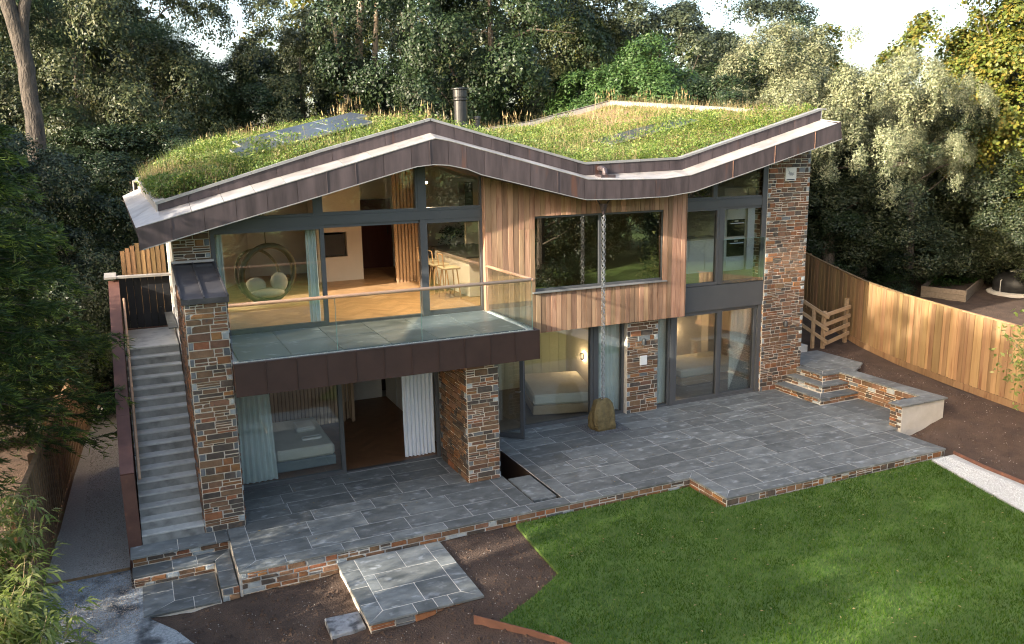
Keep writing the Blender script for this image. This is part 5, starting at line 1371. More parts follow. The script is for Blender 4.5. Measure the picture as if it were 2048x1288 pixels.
b = MB(); b.cbox(11.36, CYY + .05, 3.662, 12.97, CYY + .62, 3.70, .005); b.obj('worktop', MAT['cap_grey'], bc)
for k in range(3):
    b = MB(); x = 11.45 + k * .5; b.cbox(x, CYY + .08, 2.86, x + .47, CYY + .098, 3.62, .004); d_ = b.obj('cabinet_door', MAT['white'], bc)
    b = MB(); b.tube([(x + .4, CYY + .05, 3.45), (x + .4, CYY + .08, 3.45)], .012, 8); b.obj('knob', MAT['steel'], d_)

# lit ceiling downlight over the living room
dl = thing('ceiling_light', (4.55, 3.0, 5.40), 'small lit downlight on the ceiling behind the upper right balcony pane', 'lamp')
b = MB(); b.tube([(4.55, 3.0, 5.40), (4.55, 3.0, 5.36)], .06, 16); b.obj('lens', emit_mat('downlight_glow', (1.0, .66, .34), 12.0), dl)
l = bpy.data.lights.new('downlight', 'SPOT'); l.energy = 130; l.color = (1, .72, .42); l.spot_size = 2.6; l.spot_blend = .6; l.shadow_soft_size = .06
o = bpy.data.objects.new('downlight', l); COL.objects.link(o); o.parent = dl; o.location = (0, 0, -.08)
# ------------------------------------------------------------------ roof planting
def roof_leaves():
    """low sedum and clover in uneven cushions growing from the roof deck"""
    n = 210000
    s = rng.uniform(0, 7, n); s_ = s; t = rng.uniform(.0, .985, n)
    ii = np.minimum(s.astype(int), 6); f = s - ii; D = np.array(DK)
    a = D[ii] * (1 - f)[:, None] + D[ii + 1] * f[:, None]
    c = np.stack([a[:, 0] * (1 - t) + a[:, 2] * t, (YU + .03) * (1 - t) + a[:, 3] * t, a[:, 1] * (1 - t) + a[:, 4] * t], 1)
    ok = c[:, 1] > YU + .17
    den = .5 + .28 * np.sin(c[:, 0] * 2.1 + np.sin(c[:, 1] * 1.7) * 1.5) * np.sin(c[:, 1] * 2.3 + c[:, 0] * .8) + .22 * np.sin(c[:, 0] * 7.3 + 2 * np.sin(c[:, 1] * 5.1)) * np.sin(c[:, 1] * 8.7 + c[:, 0] * 3.1) + .1 * np.sin(c[:, 0] * 17 + c[:, 1] * 3) * np.sin(c[:, 1] * 19)
    bare = (c[:, 0] > 11.3) & (t > .5)
    ok &= rng.uniform(size=n) < np.where(bare, np.where(den > .62, .9, .12), np.clip(.35 + den, 0, 1))
    c = c[ok]; den = den[ok]; bare = bare[ok]; m = len(c)
    hgt = (.06 + .44 * np.clip(den, 0, 1) ** 1.3) * np.where(bare, .4, 1) * np.where((s_[ok] > 3.2) & (t[ok] > .45), .75, 1) * np.where(t[ok] > .9, .5, 1)
    c = c + np.stack([rng.normal(0, .03, m), rng.normal(0, .03, m), hgt * rng.uniform(.15, 1.05, m)], 1)
    nr = rng.normal(size=(m, 3)) * .7 + np.array([-.15, -.1, .6]); nr /= np.linalg.norm(nr, axis=1, keepdims=True)
    tt = np.cross(nr, rng.normal(size=(m, 3))); tt /= np.linalg.norm(tt, axis=1, keepdims=True); bb = np.cross(nr, tt)
    sz = rng.uniform(.014, .034, (m, 1))
    return np.stack([c - tt * sz, c - bb * sz * .6, c + tt * sz, c + bb * sz * .6], 1).reshape(-1, 3)
SEDUM = leaf_mat('sedum_leaves', [(.055, .108, .013), (.105, .178, .022), (.17, .23, .036), (.27, .27, .085)], trans=.38, patch=1.6)
tag(link('roof_plants', np_mesh('roof_plants', roof_leaves(), 4, SEDUM)), 'dense low green sedum and clover covering the wavy roof', 'roof plants', kind='stuff')
def roof_blades(n, hmin, hmax, w, region, lean=.25):
    P = []
    while len(P) < n * 3:
        s, t = random.uniform(0, 7), random.uniform(.03, .98); p = deck_pt(s, t)
        if p.y < YU + .18 or not region(p, s, t): continue
        h = random.uniform(hmin, hmax); a = random.uniform(0, 6.28); lx, ly = random.gauss(0, lean) * h, random.gauss(0, lean) * h
        P += [(p.x - w * math.cos(a), p.y - w * math.sin(a), p.z), (p.x + w * math.cos(a), p.y + w * math.sin(a), p.z), (p.x + lx, p.y + ly, p.z + h)]
    return np.array(P)
random.seed(17)
nz_ = lambda p: math.sin(p.x * 1.9 + 2 * math.sin(p.y * 1.1)) * math.sin(p.y * 2.2 + p.x)
GREEN_BL = leaf_mat('roof_grass_green', [(.06, .11, .02), (.12, .17, .035), (.17, .19, .06)], trans=.35)
DRY_BL = leaf_mat('roof_grass_dry', [(.24, .17, .075), (.34, .25, .12), (.42, .33, .18)], trans=.3)
tag(link('roof_grass', np_mesh('roof_grass', roof_blades(13000, .14, .42, .005, lambda p, s, t: (nz_(p) > -.25 and (p.x < 11.4 or random.random() < .3) and (s < 3.2 or t < .45 or random.random() < .25))), 3, GREEN_BL)), 'tufts of green grass growing through the roof planting', 'roof grass', kind='stuff')
tag(link('dry_grass', np_mesh('dry_grass', roof_blades(10000, .16, .50, .0045, lambda p, s, t: nz_(p) < -.1 or (p.x > 11.5 and t > .5 and random.random() < .4)), 3, DRY_BL)), 'straw coloured dry grass stalks among the roof planting', 'dry grass', kind='stuff')
# tall seed-head clumps standing on the skyline
def seedclump(px, py, pz, n, h, label):
    P = []; rr = random
    for k in range(int(n * .6)):
        x, y = px + rr.gauss(0, .22), py + rr.gauss(0, .2); hh = h * rr.uniform(.55, 1.0); lx, ly = rr.gauss(0, .13) * hh, rr.gauss(0, .13) * hh; a = rr.uniform(0, 6.28); w = .0055
        P += [(x - w * math.cos(a), y - w * math.sin(a), pz - .05), (x + w * math.cos(a), y + w * math.sin(a), pz - .05), (x + lx, y + ly, pz + hh)]
        w = .012
        P += [(x + lx * .8 - w * math.cos(a), y + ly * .8 - w * math.sin(a), pz + hh * .8), (x + lx * .8 + w * math.cos(a), y + ly * .8 + w * math.sin(a), pz + hh * .8), (x + lx * 1.05, y + ly * 1.05, pz + hh * 1.06)]
    o = link('seed_stalks', np_mesh('seed_stalks', np.array(P), 3, DRY_BL)); return tag(o, label, 'grass clump', 'dry seed stalk clumps on the roof skyline', 'stuff')
for k, (s, t, n, h, lb) in enumerate(((2.75, .55, 60, .85, 'tallest clump of dry seed stalks behind the left solar panels'), (2.98, .34, 24, .55, 'thin clump of dry seed stalks right of the left solar panels'), (3.12, .12, 34, .60, 'clump of dry seed stalks just left of the roof ridge'), (3.03, .10, 16, .6, 'second clump of dry seed stalks beside the roof ridge'),
        (3.35, .42, 22, .55, 'dry seed stalks just left of the flue'), (4.1, .9, 26, .6, 'dry seed stalks right of the vent pipe'), (4.7, .97, 40, .6, 'dry seed stalks above the sloping back parapet'), (5.95, .985, 34, .6, 'dry seed stalks at the peak of the back parapet'), (6.25, .97, 26, .6, 'dry seed stalks right of the back parapet peak'), (6.5, .97, 30, .65, 'dry seed stalks in front of the pale bush'),
        (1.5, .86, 30, .45, 'dry seed stalks on the left slope of the roof'), (2.1, .8, 26, .5, 'dry seed stalks left of the solar panels'), (.5, .8, 12, .4, 'few dry stalks at the left end of the roof'))):
    p = deck_pt(s, t); seedclump(p.x, p.y, p.z, n, h, lb)
# yellow flowers
Pf = []
for k in range(160):
    s = random.uniform(.05, 6.2); p = deck_pt(s, random.uniform(.03, .25)); 
    if p.y < YU + .18: continue
    r = .016; z = p.z + random.uniform(.08, .2); Pf += [(p.x - r, p.y - r, z), (p.x + r, p.y - r, z + .005), (p.x + r, p.y + r, z), (p.x - r, p.y + r, z + .006)]
tag(link('yellow_flowers', np_mesh('yellow_flowers', np.array(Pf), 4, M('yellow_petal', (.55, .42, .03), rough=.6))), 'scattered tiny yellow flowers in the roof planting', 'flowers', kind='stuff')
# soil mound on the right part of the roof
p = deck_pt(6.45, .62); V = []; F = []
for j in range(5):
    for i in range(12):
        t = 2 * math.pi * i / 12; r = .34 * math.cos(j / 4 * 1.5) * (1 + .12 * math.sin(3 * t)); V.append((p.x + r * math.cos(t), p.y + r * math.sin(t), p.z - .02 + .17 * math.sin(j / 4 * 1.5)))
for j in range(4):
    for i in range(12): F.append((j * 12 + i, j * 12 + (i + 1) % 12, (j + 1) * 12 + (i + 1) % 12, (j + 1) * 12 + i))
tag(link('soil_mound', mesh_data('soil_mound', V, F, MAT['soil'], None, True)), 'small mound of brown soil on the right part of the roof', 'soil mound')
# solar panels lying in the planting
def solar(c, u, v, label, grp):
    c = Vector(c); u = Vector(u); v = Vector(v); n = u.cross(v).normalized()
    t = thing('solar_panel', c, label, 'solar panel', grp)
    b = MB(); b.quad(c - u / 2 - v / 2, c + u / 2 - v / 2, c + u / 2 + v / 2, c - u / 2 + v / 2, .035); b.obj('frame', MAT['alu'], t)
    for i in range(2):
        for j in range(3):
            a0, a1 = -.485 + i * .49, -.485 + i * .49 + .48; e0, e1 = -.485 + j * .325, -.485 + j * .325 + .32
            b = MB(); k = n * .004; b.quad(c + u * a0 + v * e0 + k, c + u * a1 + v * e0 + k, c + u * a1 + v * e1 + k, c + u * a0 + v * e1 + k, .006); b.obj('cell_block', MAT['solar'], t)
    for sx in (-.4, .4):
        b = MB(); q = c + u * sx - v * .4; b.bar(q - Vector((0, 0, .35)), q - n * .03, .03, .03); b.obj('leg', MAT['alu'], t)
def array(s0, s1, t0, t1, lift0, lift1, nu, nv, names, tail, grp):
    """rows of panels laid edge to edge in one plane"""
    O = deck_pt(s0, t0) + Vector((0, 0, lift0)); U = deck_pt(s1, t0) + Vector((0, 0, lift0)) - O; Vv = deck_pt(s0, t1) + Vector((0, 0, lift1)) - O
    k = 0
    for j in range(nv):
        for i in range(nu):
            c = O + U * ((i + .5) / nu) + Vv * ((j + .5) / nv) + U * (.10 * j)
            solar(c, U / nu * .985, Vv / nv * .985, names[k] + tail, grp); k += 1
array(1.30, 2.72, .22, .58, .29, .32, 3, 2, ['lower left', 'lower middle', 'lower right', 'upper left', 'upper middle', 'upper right'], ' black solar panel on the left slope of the planted roof', 'solar panels on the left roof slope')
array(4.85, 6.0, .30, .42, .19, .17, 4, 1, ['leftmost', 'second', 'third', 'rightmost'], ' solar panel sunk in the planting of the right roof slope', 'solar panels on the right roof slope')

# ------------------------------------------------------------------ trees
def crown_data(name, seed, R, H, nl, nleaf, size, mats, lobe=(.55, 1.05), asp=.5, shape='oak', tips=9, up=.25, droop=0.0, sprig=0.0):
    """a crown of many leaf clumps: lobes spread through an uneven envelope, twig tips on the lobes, leaves round each tip"""
    r = np.random.default_rng(seed)
    # lobe centres
    d = r.normal(size=(nl * 3, 3)); d /= np.linalg.norm(d, axis=1, keepdims=True)
    rad = r.uniform(.42, 1, nl * 3) ** .5
    az = np.arctan2(d[:, 1], d[:, 0])
    wob = 1 + .16 * np.sin(2 * az + seed) + .12 * np.sin(3 * az + 4 * d[:, 2] + seed * 1.7) + .08 * np.sin(7 * az + seed)
    c = d * (rad * wob)[:, None]
    if shape == 'spire':
        k = 1 - .55 * np.clip(c[:, 2], 0, 1); c[:, :2] *= k[:, None]
    c = c * np.array([R, R, H / 2]) + np.array([0, 0, H / 2])
    c = c[c[:, 2] > H * .03][:nl]; nl = len(c)
    lr = r.uniform(lobe[0], lobe[1], nl)
    ntip = nleaf // tips
    li = r.choice(nl, ntip, p=lr ** 2 / (lr ** 2).sum())
    cd_ = c[li] - np.array([0, 0, H * .45]); cd_ /= np.linalg.norm(cd_, axis=1, keepdims=True) + 1e-6
    dd = r.normal(size=(ntip, 3)) * .8 + cd_ * .9 + np.array([0, 0, .35]); dd /= np.linalg.norm(dd, axis=1, keepdims=True)
    tip = c[li] + dd * (lr[li] * r.uniform(.80, 1.06, ntip))[:, None]
    tip[:, 2] -= droop * (1 - dd[:, 2]) * lr[li]
    idx = np.repeat(np.arange(ntip), tips); n = len(idx)
    off = r.normal(size=(n, 3)) * size * 1.5
    if sprig: off = off * np.array([.7, .7, 1]) + np.stack([r.normal(0, .02, n), r.normal(0, .02, n), r.uniform(0, sprig, n)], 1)
    pos = tip[idx] + off
    nrm = dd[idx] * 1.0 + r.normal(size=(n, 3)) * .42 + np.array([0, 0, up]); nrm /= np.linalg.norm(nrm, axis=1, keepdims=True)
    t = np.cross(nrm, r.normal(size=(n, 3))); t /= np.linalg.norm(t, axis=1, keepdims=True) + 1e-9; b_ = np.cross(nrm, t)
    s = size * r.uniform(.65, 1.3, (n, 1))
    v = np.stack([pos - t * s, pos - b_ * s * asp, pos + t * s, pos + b_ * s * asp], 1).reshape(-1, 3)
    return np_mesh(name, v, 4, mats), c
def trunk_data(name, seed, H, base_r, crown_base, lobes, mat, nlimb=14, lean=.3):
    r = random.Random(seed); b = MB()
    top = Vector((r.uniform(-lean, lean), r.uniform(-lean, lean), H * .8))
    pts = [Vector((0, 0, -.6)), Vector((r.uniform(-.1, .1), r.uniform(-.1, .1), crown_base * .5)), Vector((top.x * .5, top.y * .5, crown_base)), top * .75, top]
    b.tube(pts, [base_r * 1.25, base_r, base_r * .8, base_r * .5, base_r * .15], 9)
    for k in range(nlimb):
        e = Vector(lobes[r.randrange(len(lobes))]); f = r.uniform(.3, .85); s = pts[1].lerp(pts[4], f)
        if e.z < s.z: s = pts[1].lerp(pts[3], .3)
        m = s.lerp(e, .5) + Vector((0, 0, .25 * (e - s).length * r.uniform(-.2, .6)))
        rr = base_r * .32 * (1 - .5 * f); b.tube([s, m, e], [rr, rr * .6, rr * .2], 6)
    return b.data(name, mat)
LM = dict(
    holm=leaf_mat('holm_oak_leaves', [(.018, .030, .009), (.034, .048, .015), (.058, .070, .024), (.10, .104, .042)], trans=.15, rough=.5),
    dark=leaf_mat('dark_evergreen_leaves', [(.009, .020, .007), (.017, .032, .010), (.032, .050, .017)], trans=.12, rough=.45),
    green=leaf_mat('fresh_green_leaves', [(.022, .055, .012), (.04, .085, .02), (.065, .115, .03)], trans=.25),
    grey=leaf_mat('grey_green_leaves', [(.024, .034, .016), (.042, .056, .028), (.070, .084, .046)], trans=.2),
    evg=leaf_mat('evergreen_shrub_leaves', [(.011, .020, .008), (.022, .034, .014), (.042, .056, .025), (.085, .092, .045)], trans=.15),
    pale=leaf_mat('pale_olive_leaves', [(.10, .12, .055), (.165, .185, .095), (.24, .25, .145), (.31, .31, .19)], trans=.25),
    autumn=leaf_mat('autumn_leaves', [(.055, .085, .013), (.10, .13, .02), (.165, .165, .028), (.21, .155, .028)], trans=.35),
    cyp=leaf_mat('cypress_sprays', [(.016, .034, .010), (.032, .060, .014), (.058, .092, .021)], trans=.28, rough=.55),
    cyp_lit=leaf_mat('cypress_lit_tips', [(.08, .13, .022), (.13, .185, .032), (.18, .23, .045)], trans=.38, rough=.55),  # lighter tip colour stands in for sun catching the sprays
    bamboo=leaf_mat('bamboo_leaves', [(.12, .17, .03), (.20, .25, .055), (.28, .31, .09), (.38, .37, .16)], trans=.45),
    pine=leaf_mat('pine_needles', [(.012, .028, .012), (.022, .045, .018), (.04, .065, .025)], trans=.1, rough=.6),
)
SP = {}
def species(key, seed, R, H, nl, nleaf, size, mat, bark='bark', tr=.2, cb=.12, lift=0, **kw):
    cdta, c = crown_data('crown_' + key, seed, R, H, nl, nleaf, size, LM[mat], **kw)
    if lift: cdta.transform(Matrix.Translation((0, 0, lift))); c = c + np.array([0, 0, lift]); H = H + lift; cb = lift / H
    SP[key] = (cdta, trunk_data('trunk_' + key, seed, H, tr, max(.8, H * cb), c, MAT[bark]), R, H)
species('holm', 1, 3.2, 9.0, 80, 108000, .050, 'holm', lobe=(.45, 1.0))
species('holm2', 2, 3.0, 8.0, 72, 92000, .050, 'holm', lobe=(.42, .95))
species('dark', 3, 3.2, 9.5, 80, 108000, .050, 'dark', lobe=(.48, 1.05))
species('green', 4, 2.8, 7.0, 100, 84000, .05, 'green', lobe=(.45, .85))
species('grey', 5, 3.2, 8.5, 80, 96000, .050, 'grey', lobe=(.45, .95))
species('autumn', 6, 3.0, 8.5, 95, 76000, .065, 'autumn', lobe=(.45, .95), asp=.65)
species('autumnhi', 16, 3.2, 8.0, 100, 80000, .062, 'autumn', lobe=(.45, .95), asp=.65, lift=1.6)
species('pale', 7, 2.6, 4.6, 120, 90000, .042, 'pale', lobe=(.26, .52), sprig=.28, tips=12, asp=.4, up=.5, cb=.25, lift=2.2)
species('ever', 8, 3.4, 6.4, 105, 120000, .046, 'evg', lobe=(.36, .82), asp=.42, cb=.2)
species('far', 9, 3.2, 9.0, 60, 14000, .16, 'holm', lobe=(.7, 1.3), tips=5)
species('farlight', 10, 3.2, 9.0, 60, 14000, .16, 'autumn', lobe=(.7, 1.3), tips=5)
species('high', 11, 2.6, 5.0, 60, 24000, .11, 'holm', lobe=(.6, 1.0), tips=6, lift=5.7)
def tree(key, x, y, z, label, sc=1.0, szz=None, rz=None, name='tree', group=None, cat='tree'):
    cdta, tdta, R, H = SP[key]
    t = thing(name, (x, y, z), label, cat, group)
    s3 = (sc, sc, szz or sc); t.rotation_euler = (0, 0, random.uniform(0, 6.28) if rz is None else rz)
    for nm, dta in (('crown', cdta), ('trunk', tdta)):
        o = bpy.data.objects.new(nm, dta); COL.objects.link(o); o.parent = t; o.scale = s3
    return t
random.seed(77)
BG = 'trees crowding the slope behind the house'
def at_px(px, dist):
    """ground position at a given bearing and distance from the viewpoint"""
    a = math.atan((px - 1024) / 1675.8) + .42354; return CAM.x + math.sin(a) * dist, CAM.y + math.cos(a) * dist
def btree(key, px, dist, label, sc=1.0, szz=None, z=None, **k):
    x, y = at_px(px, dist); return tree(key, x, y, gz(x, y) - .1 if z is None else z, label, sc, szz, group=k.pop('group', BG), **k)
# back row, left to right
btree('dark', -60, 36, 'dark evergreen tree at the far upper left behind the pine trunk', 1.1, 1.15)
btree('dark', 40, 22.5, 'dark evergreen shrub hiding the foot of the leaning pine', .72, .74, z=-.3)
btree('dark', 150, 25, 'dark undergrowth right of the leaning pine', .7, .6, z=.0)
btree('holm', 190, 31, 'large warm-lit evergreen oak right of the leaning pine trunk', 1.0, 1.12)
btree('holm', 325, 32, 'tall evergreen oak with pale sunlit clumps above the left roof end', 1.0, 1.2)
btree('dark', 270, 27, 'shaded dark shrub tree below the evergreen oak at the left', .85, .62)
btree('dark', 480, 33, 'low dark tree under the small sky gap at the upper left', .85, .74)
btree('holm2', 625, 33, 'evergreen oak right of the small sky gap', .9, 1.1)
btree('holm', 500, 27, 'bushy oak close behind the left solar panels', .75, .6)
btree('dark', 660, 27, 'dark bush directly behind the tall seed stalks', .8, .55)
btree('green', 770, 28, 'dark green shrub behind the roof ridge', .9, .7)
btree('dark', 850, 33, 'tall dark tree above the flue', 1.15, 1.3)
btree('dark', 1000, 33, 'massive dark tree right of the flue', 1.2, 1.3)
btree('holm2', 1110, 35, 'brown-lit tall tree behind the dark tree', 1.0, 1.25)
btree('dark', 950, 27, 'deep shaded bush beside the flue', .8, .55)
btree('green', 1090, 27, 'shaded green bush behind the sloping back parapet', .8, .62)
btree('green', 1265, 30, 'rounded fresh green tree above the back parapet peak', 1.05, 1.0)
btree('grey', 1310, 36, 'tall grey-green tree behind the rounded green tree', 1.25, 1.22)
btree('grey', 1440, 36, 'grey-green tree left of the autumn tree', 1.15, 1.15)
btree('dark', 1400, 29, 'dark shrub at the back of the right roof slope', .8, .75)
btree('autumn', 1570, 40, 'tree with turning leaves at the left of the big sky gap', 1.1, 1.02)
btree('dark', 1500, 33, 'dark leafy tree behind the pale bush', .95, .85)
btree('autumn', 1190, 44, 'yellowing tree glimpsed in the gap behind the big trees', 1.2, 1.25)
btree('holm', 720, 40, 'tree behind the pale forked trunks', 1.2, 1.25)
btree('farlight', 680, 50, 'farther pale tree between the oaks', 1.2, 1.3); btree('far', 1000, 50, 'farthest dark tree behind the middle trees', 1.4, 1.4); btree('far', 60, 48, 'far tree behind the leaning pine trunk', 1.3, 1.3)
btree('far', 1340, 52, 'farthest tree behind the grey-green trees', 1.3, 1.3); btree('farlight', 1825, 46, 'small distant tree at the foot of the sky gap', .95, .62); btree('far', 220, 46, 'farthest dark tree behind the warm-lit oak', 1.3, 1.25)
btree('far', 1620, 60, 'low distant tree behind the autumn tree', 1.2, .7); btree('far', 1960, 56, 'distant tree behind the yellow-green tree', 1.2, 1.0)
# right side
EV = 'evergreens right of the house'
btree('pale', 1560, 30, 'pale olive bush glowing in the sun behind the right roof end', 1.15, 1.12, group=EV, z=1.5)
btree('pale', 1665, 29.5, 'second pale sunlit bush right of the roof corner', 1.0, 1.12, group=EV, z=1.4)
btree('pale', 1825, 31, 'upright pale bush with feathery top at the right', .66, .86, group=EV, z=2.4)
btree('ever', 1730, 32, 'large shaded evergreen over the neighbouring lawn', 1.2, .90, group=EV, z=1.5)
btree('ever', 1990, 36, 'dark evergreen in the gap below the yellow-green tree', 1.2, 1.0, group=EV, z=1.4)
btree('ever', 1950, 37.5, 'spreading evergreen branches lit at the right of the garden', 1.3, .92, group=EV, z=1.5)
btree('ever', 1905, 36.5, 'evergreen foliage hanging low behind the raised bed', 1.1, .62, group=EV, z=1.6)
btree('ever', 1850, 34.5, 'low evergreen skirt behind the raised bed', 1.0, .66, group=EV, z=1.5)
btree('dark', 1655, 31, 'dark hollow shrub beside the right pier', .8, .55, group=EV, z=.6)
btree('autumnhi', 2030, 36, 'tall yellow-green tree at the right edge of the sky gap', 1.12, 1.12, group='evergreens right of the house')
btree('autumnhi', 2190, 34, 'yellow leafed tree at the right edge of the picture', 1.1, 1.1, group='evergreens right of the house')
btree('ever', 2140, 34, 'shaded evergreen at the far right edge', 1.0, .9, group='evergreens right of the house')
# pale forked trunks among the crowns
def bare_trunk(px, dist, z0, pts, r, label, mat='palebark', name='bare_tree'):
    x, y = at_px(px, dist); t = thing(name, (x, y, z0), label, 'tree')
    for k, pl in enumerate(pts):
        b = MB(); n = len(pl); q_ = 6; fine = [Vector(pl[i]).lerp(Vector(pl[i + 1]), j / q_) for i in range(n - 1) for j in range(q_)] + [Vector(pl[-1])]; m_ = len(fine)
        b.tube([(x + p.x + random.gauss(0, r * .05), y + p.y, z0 + p.z) for p in fine], [lerp(r, r * .5, i / (m_ - 1)) * (1 if k == 0 else .6) * random.uniform(.93, 1.08) for i in range(m_)], 12); b.obj('trunk' if k == 0 else 'limb', MAT[mat], t, True)
bare_trunk(735, 34, 2.5, [[(0, 0, 0), (.1, 0, 3.5), (.0, 0, 6.2), (.3, 0, 9.5)], [(.0, 0, 5.6), (-.6, 0, 7.2), (-1.0, 0, 9.5)], [(.05, 0, 5.2), (.7, 0, 6.8), (.9, 0, 9.2)]], .26, 'pale forked bare trunk rising between the background oaks')
bare_trunk(385, 28, 2.3, [[(0, 0, 0), (-.15, 0, 2.2), (-.3, 0, 4.2)]], .07, 'slender pale sapling trunk behind the left roof slope')
bare_trunk(838, 31.5, 2.5, [[(0, 0, 0), (.05, -.3, 3), (.0, -.3, 5.2)], [(0, -.2, 2.4), (.8, -.3, 4.6)]], .2, 'dark forked trunk in the shade above the ridge', 'bark')
bare_trunk(100, 25, -.3, [[(-.1, 0, 0), (-.05, 0, 4), (.05, 0, 7.2), (.0, 0, 8.8), (-.25, 0, 10.6), (-.5, 0, 13)], [(-.05, 0, 8.9), (.2, 0, 10.2), (.25, 0, 12.5)]], .27, 'thick leaning pine trunk at the upper left', 'pinebark', 'pine_tree')

# needle pads of a pine high at the upper left
def pads(n, seed, c, spread):
    r = np.random.default_rng(seed); k = r.normal(size=(14, 3)) * spread + np.array(c)
    idx = r.integers(0, 14, n); pos = k[idx] + r.normal(size=(n, 3)) * np.array([.55, .55, .16]); d = r.normal(size=(n, 3)) + np.array([0, 0, .4]); d /= np.linalg.norm(d, axis=1, keepdims=True)
    t = np.cross(d, r.normal(size=(n, 3))); t /= np.linalg.norm(t, axis=1, keepdims=True); L = r.uniform(.07, .14, (n, 1))
    return np.stack([pos - t * .012, pos + t * .012, pos + d * L * 1.4], 1).reshape(-1, 3)
x, y = at_px(10, 29); t = thing('pine_tree', (x, y, 2), 'dark pine with layered needle pads at the top left corner', 'tree')
link('crown', np_mesh('pine_crown', pads(30000, 3, (x, y, 10.3), np.array([1.4, 1.2, 1.5])), 3, LM['pine']), t)
b = MB(); b.tube([(x - .6, y, 1.5), (x - .4, y, 8), (x - .2, y, 12)], [.25, .18, .1], 8); b.tube([(x - .4, y, 9), (x + .8, y - .2, 10.2)], [.08, .03], 6); b.obj('trunk', MAT['pinebark'], t, True)

# ------------------------------------------------------------------ cypress on the left, in front of the side fence
def cypress(seed, H, R, nb, h0):
    r = np.random.default_rng(seed); P = []; MI = []; B = MB()
    for k in range(nb):
        z = h0 + (H - h0) * (k / nb) ** .9 + r.normal() * .12; az = k * 2.39996 + r.normal() * .3
        reach = R * (1 - ((z - h0) / (H - h0)) ** 1.4 * .75) * r.uniform(.75, 1.12)
        d = np.array([math.cos(az), math.sin(az)]); n = 9
        spine = []
        for i in range(n):
            t = i / (n - 1); spine.append(np.array([d[0] * reach * t, d[1] * reach * t, z + reach * (.10 * t - .34 * t * t + .22 * t ** 4)]))
        B.tube(spine[:7], [.03, .025, .02, .016, .012, .008, .005], 5, False)
        side = np.array([-d[1], d[0], 0])
        for i in range(36):
            t = r.uniform(.15, 1.0); f = t * (n - 1); j = min(n - 2, int(f)); p = spine[j] + (spine[j + 1] - spine[j]) * (f - j)
            sg = 1 if i % 2 else -1; tl = reach * .34 * (1.15 - t * .75) * r.uniform(.6, 1.2)
            td = np.array([d[0], d[1], 0]) * .75 + side * sg * r.uniform(.35, .9) + np.array([0, 0, r.normal() * .22 - .12]); td /= np.linalg.norm(td)
            m = 28
            u = r.uniform(0, 1, m); base = p + td * (u * tl)[:, None] + np.array([0, 0, -.12])[None] * (u ** 2)[:, None]
            ld = td[None] * 1.0 + r.normal(size=(m, 3)) * np.array([.42, .42, .2]); ld /= np.linalg.norm(ld, axis=1, keepdims=True)
            L = r.uniform(.06, .16, (m, 1)); w = np.cross(ld, r.normal(size=(m, 3))); w /= np.linalg.norm(w, axis=1, keepdims=True); w *= r.uniform(.005, .010, (m, 1))
            P.append(np.stack([base - w, base + w, base + ld * L + w * .3, base + ld * L - w * .3], 1).reshape(-1, 3))
            MI.append((r.uniform(0, 1, m) < (u * t) ** 2 * 1.1).astype(np.int32))
    B.tube([(0, 0, -.5), (.03, .02, H * .5), (0, 0, H * .97)], [.17, .11, .02], 8)
    return np.concatenate(P), np.concatenate(MI), B
v, mi_, B = cypress(5, 7.2, 2.5, 190, 1.6)
CY_C = np_mesh('cypress_crown', v, 4, [LM['cyp'], LM['cyp_lit']], mi_); CY_T = B.data('cypress_trunk', MAT['bark'])
def cyp(x, y, z, sc, szz, rz, label, group='cypresses along the left boundary'):
    t = thing('cypress_tree', (x, y, z), label, 'tree', group); t.rotation_euler = (0, 0, rz)
    for nm, dta in (('crown', CY_C), ('trunk', CY_T)):
        o = bpy.data.objects.new(nm, dta); COL.objects.link(o); o.parent = t; o.scale = (sc, sc, szz)
cyp(-3.95, 1.8, -.3, 1.02, 1.16, .4, 'feathery dark cypress overhanging the left side fence')
cyp(-4.7, 7.4, -.3, 1.05, 1.0, 2.0, 'second feathery cypress farther along the left fence')
cyp(-6.9, -.5, -.3, .78, .9, 1.1, 'cypress beyond the left picture edge near the bamboo')  # out of view, placed to shade the left end of the patio
tree('high', -8.6, -3.0, -.3, 'small high-crowned tree outside the left boundary, level with the stairs', .68, .68, group='tall trees outside the left boundary')  # unseen, placed to shade the patio; crown lifted to leave the bamboo sunlit
tree('dark', -9.2, -7.4, -.4, 'low evergreen outside the left boundary, level with the lawn', .72, .62, group='tall trees outside the left boundary'); tree('dark', -12.5, -9.0, -.4, 'second low evergreen outside the left boundary, level with the lawn', .8, .75, group='tall trees outside the left boundary')  # unseen low trees, placed to shade the lawn
for x, y, s, lb in ((-9.0, -5.4, 1.0, 'high-crowned tree beyond the left edge, level with the patio'), (-9.4, -7.2, 1.0, 'high-crowned tree beyond the left edge, level with the lawn'), (-9.2, -13.6, .95, 'high-crowned tree beyond the left edge, beside the viewpoint')):
    tree('high', x, y, -.4, lb, s, s, group='tall trees outside the left boundary')  # unseen; lifted crowns shade patio and lawn, let sun onto the bamboo

for x, y, s_, lb in ((-9.5, 11.5, .95, 'evergreen outside the left boundary, level with the gate'), (-10.0, 17.0, 1.0, 'evergreen outside the left boundary, behind the shed')):
    tree('dark', x, y, gz(x, y) - .2, lb, s_, s_ * .85, group='tall trees outside the left boundary')  # unseen, placed to shade the lower crowns behind the house
# bright shrub glimpsed behind the cypress
btree('pale', 165, 23.5, 'sunlit yellow-green shrub behind the side fence', .42, .36, z=-.3, group='shrubs beyond the left fence', cat='shrub', name='shrub')
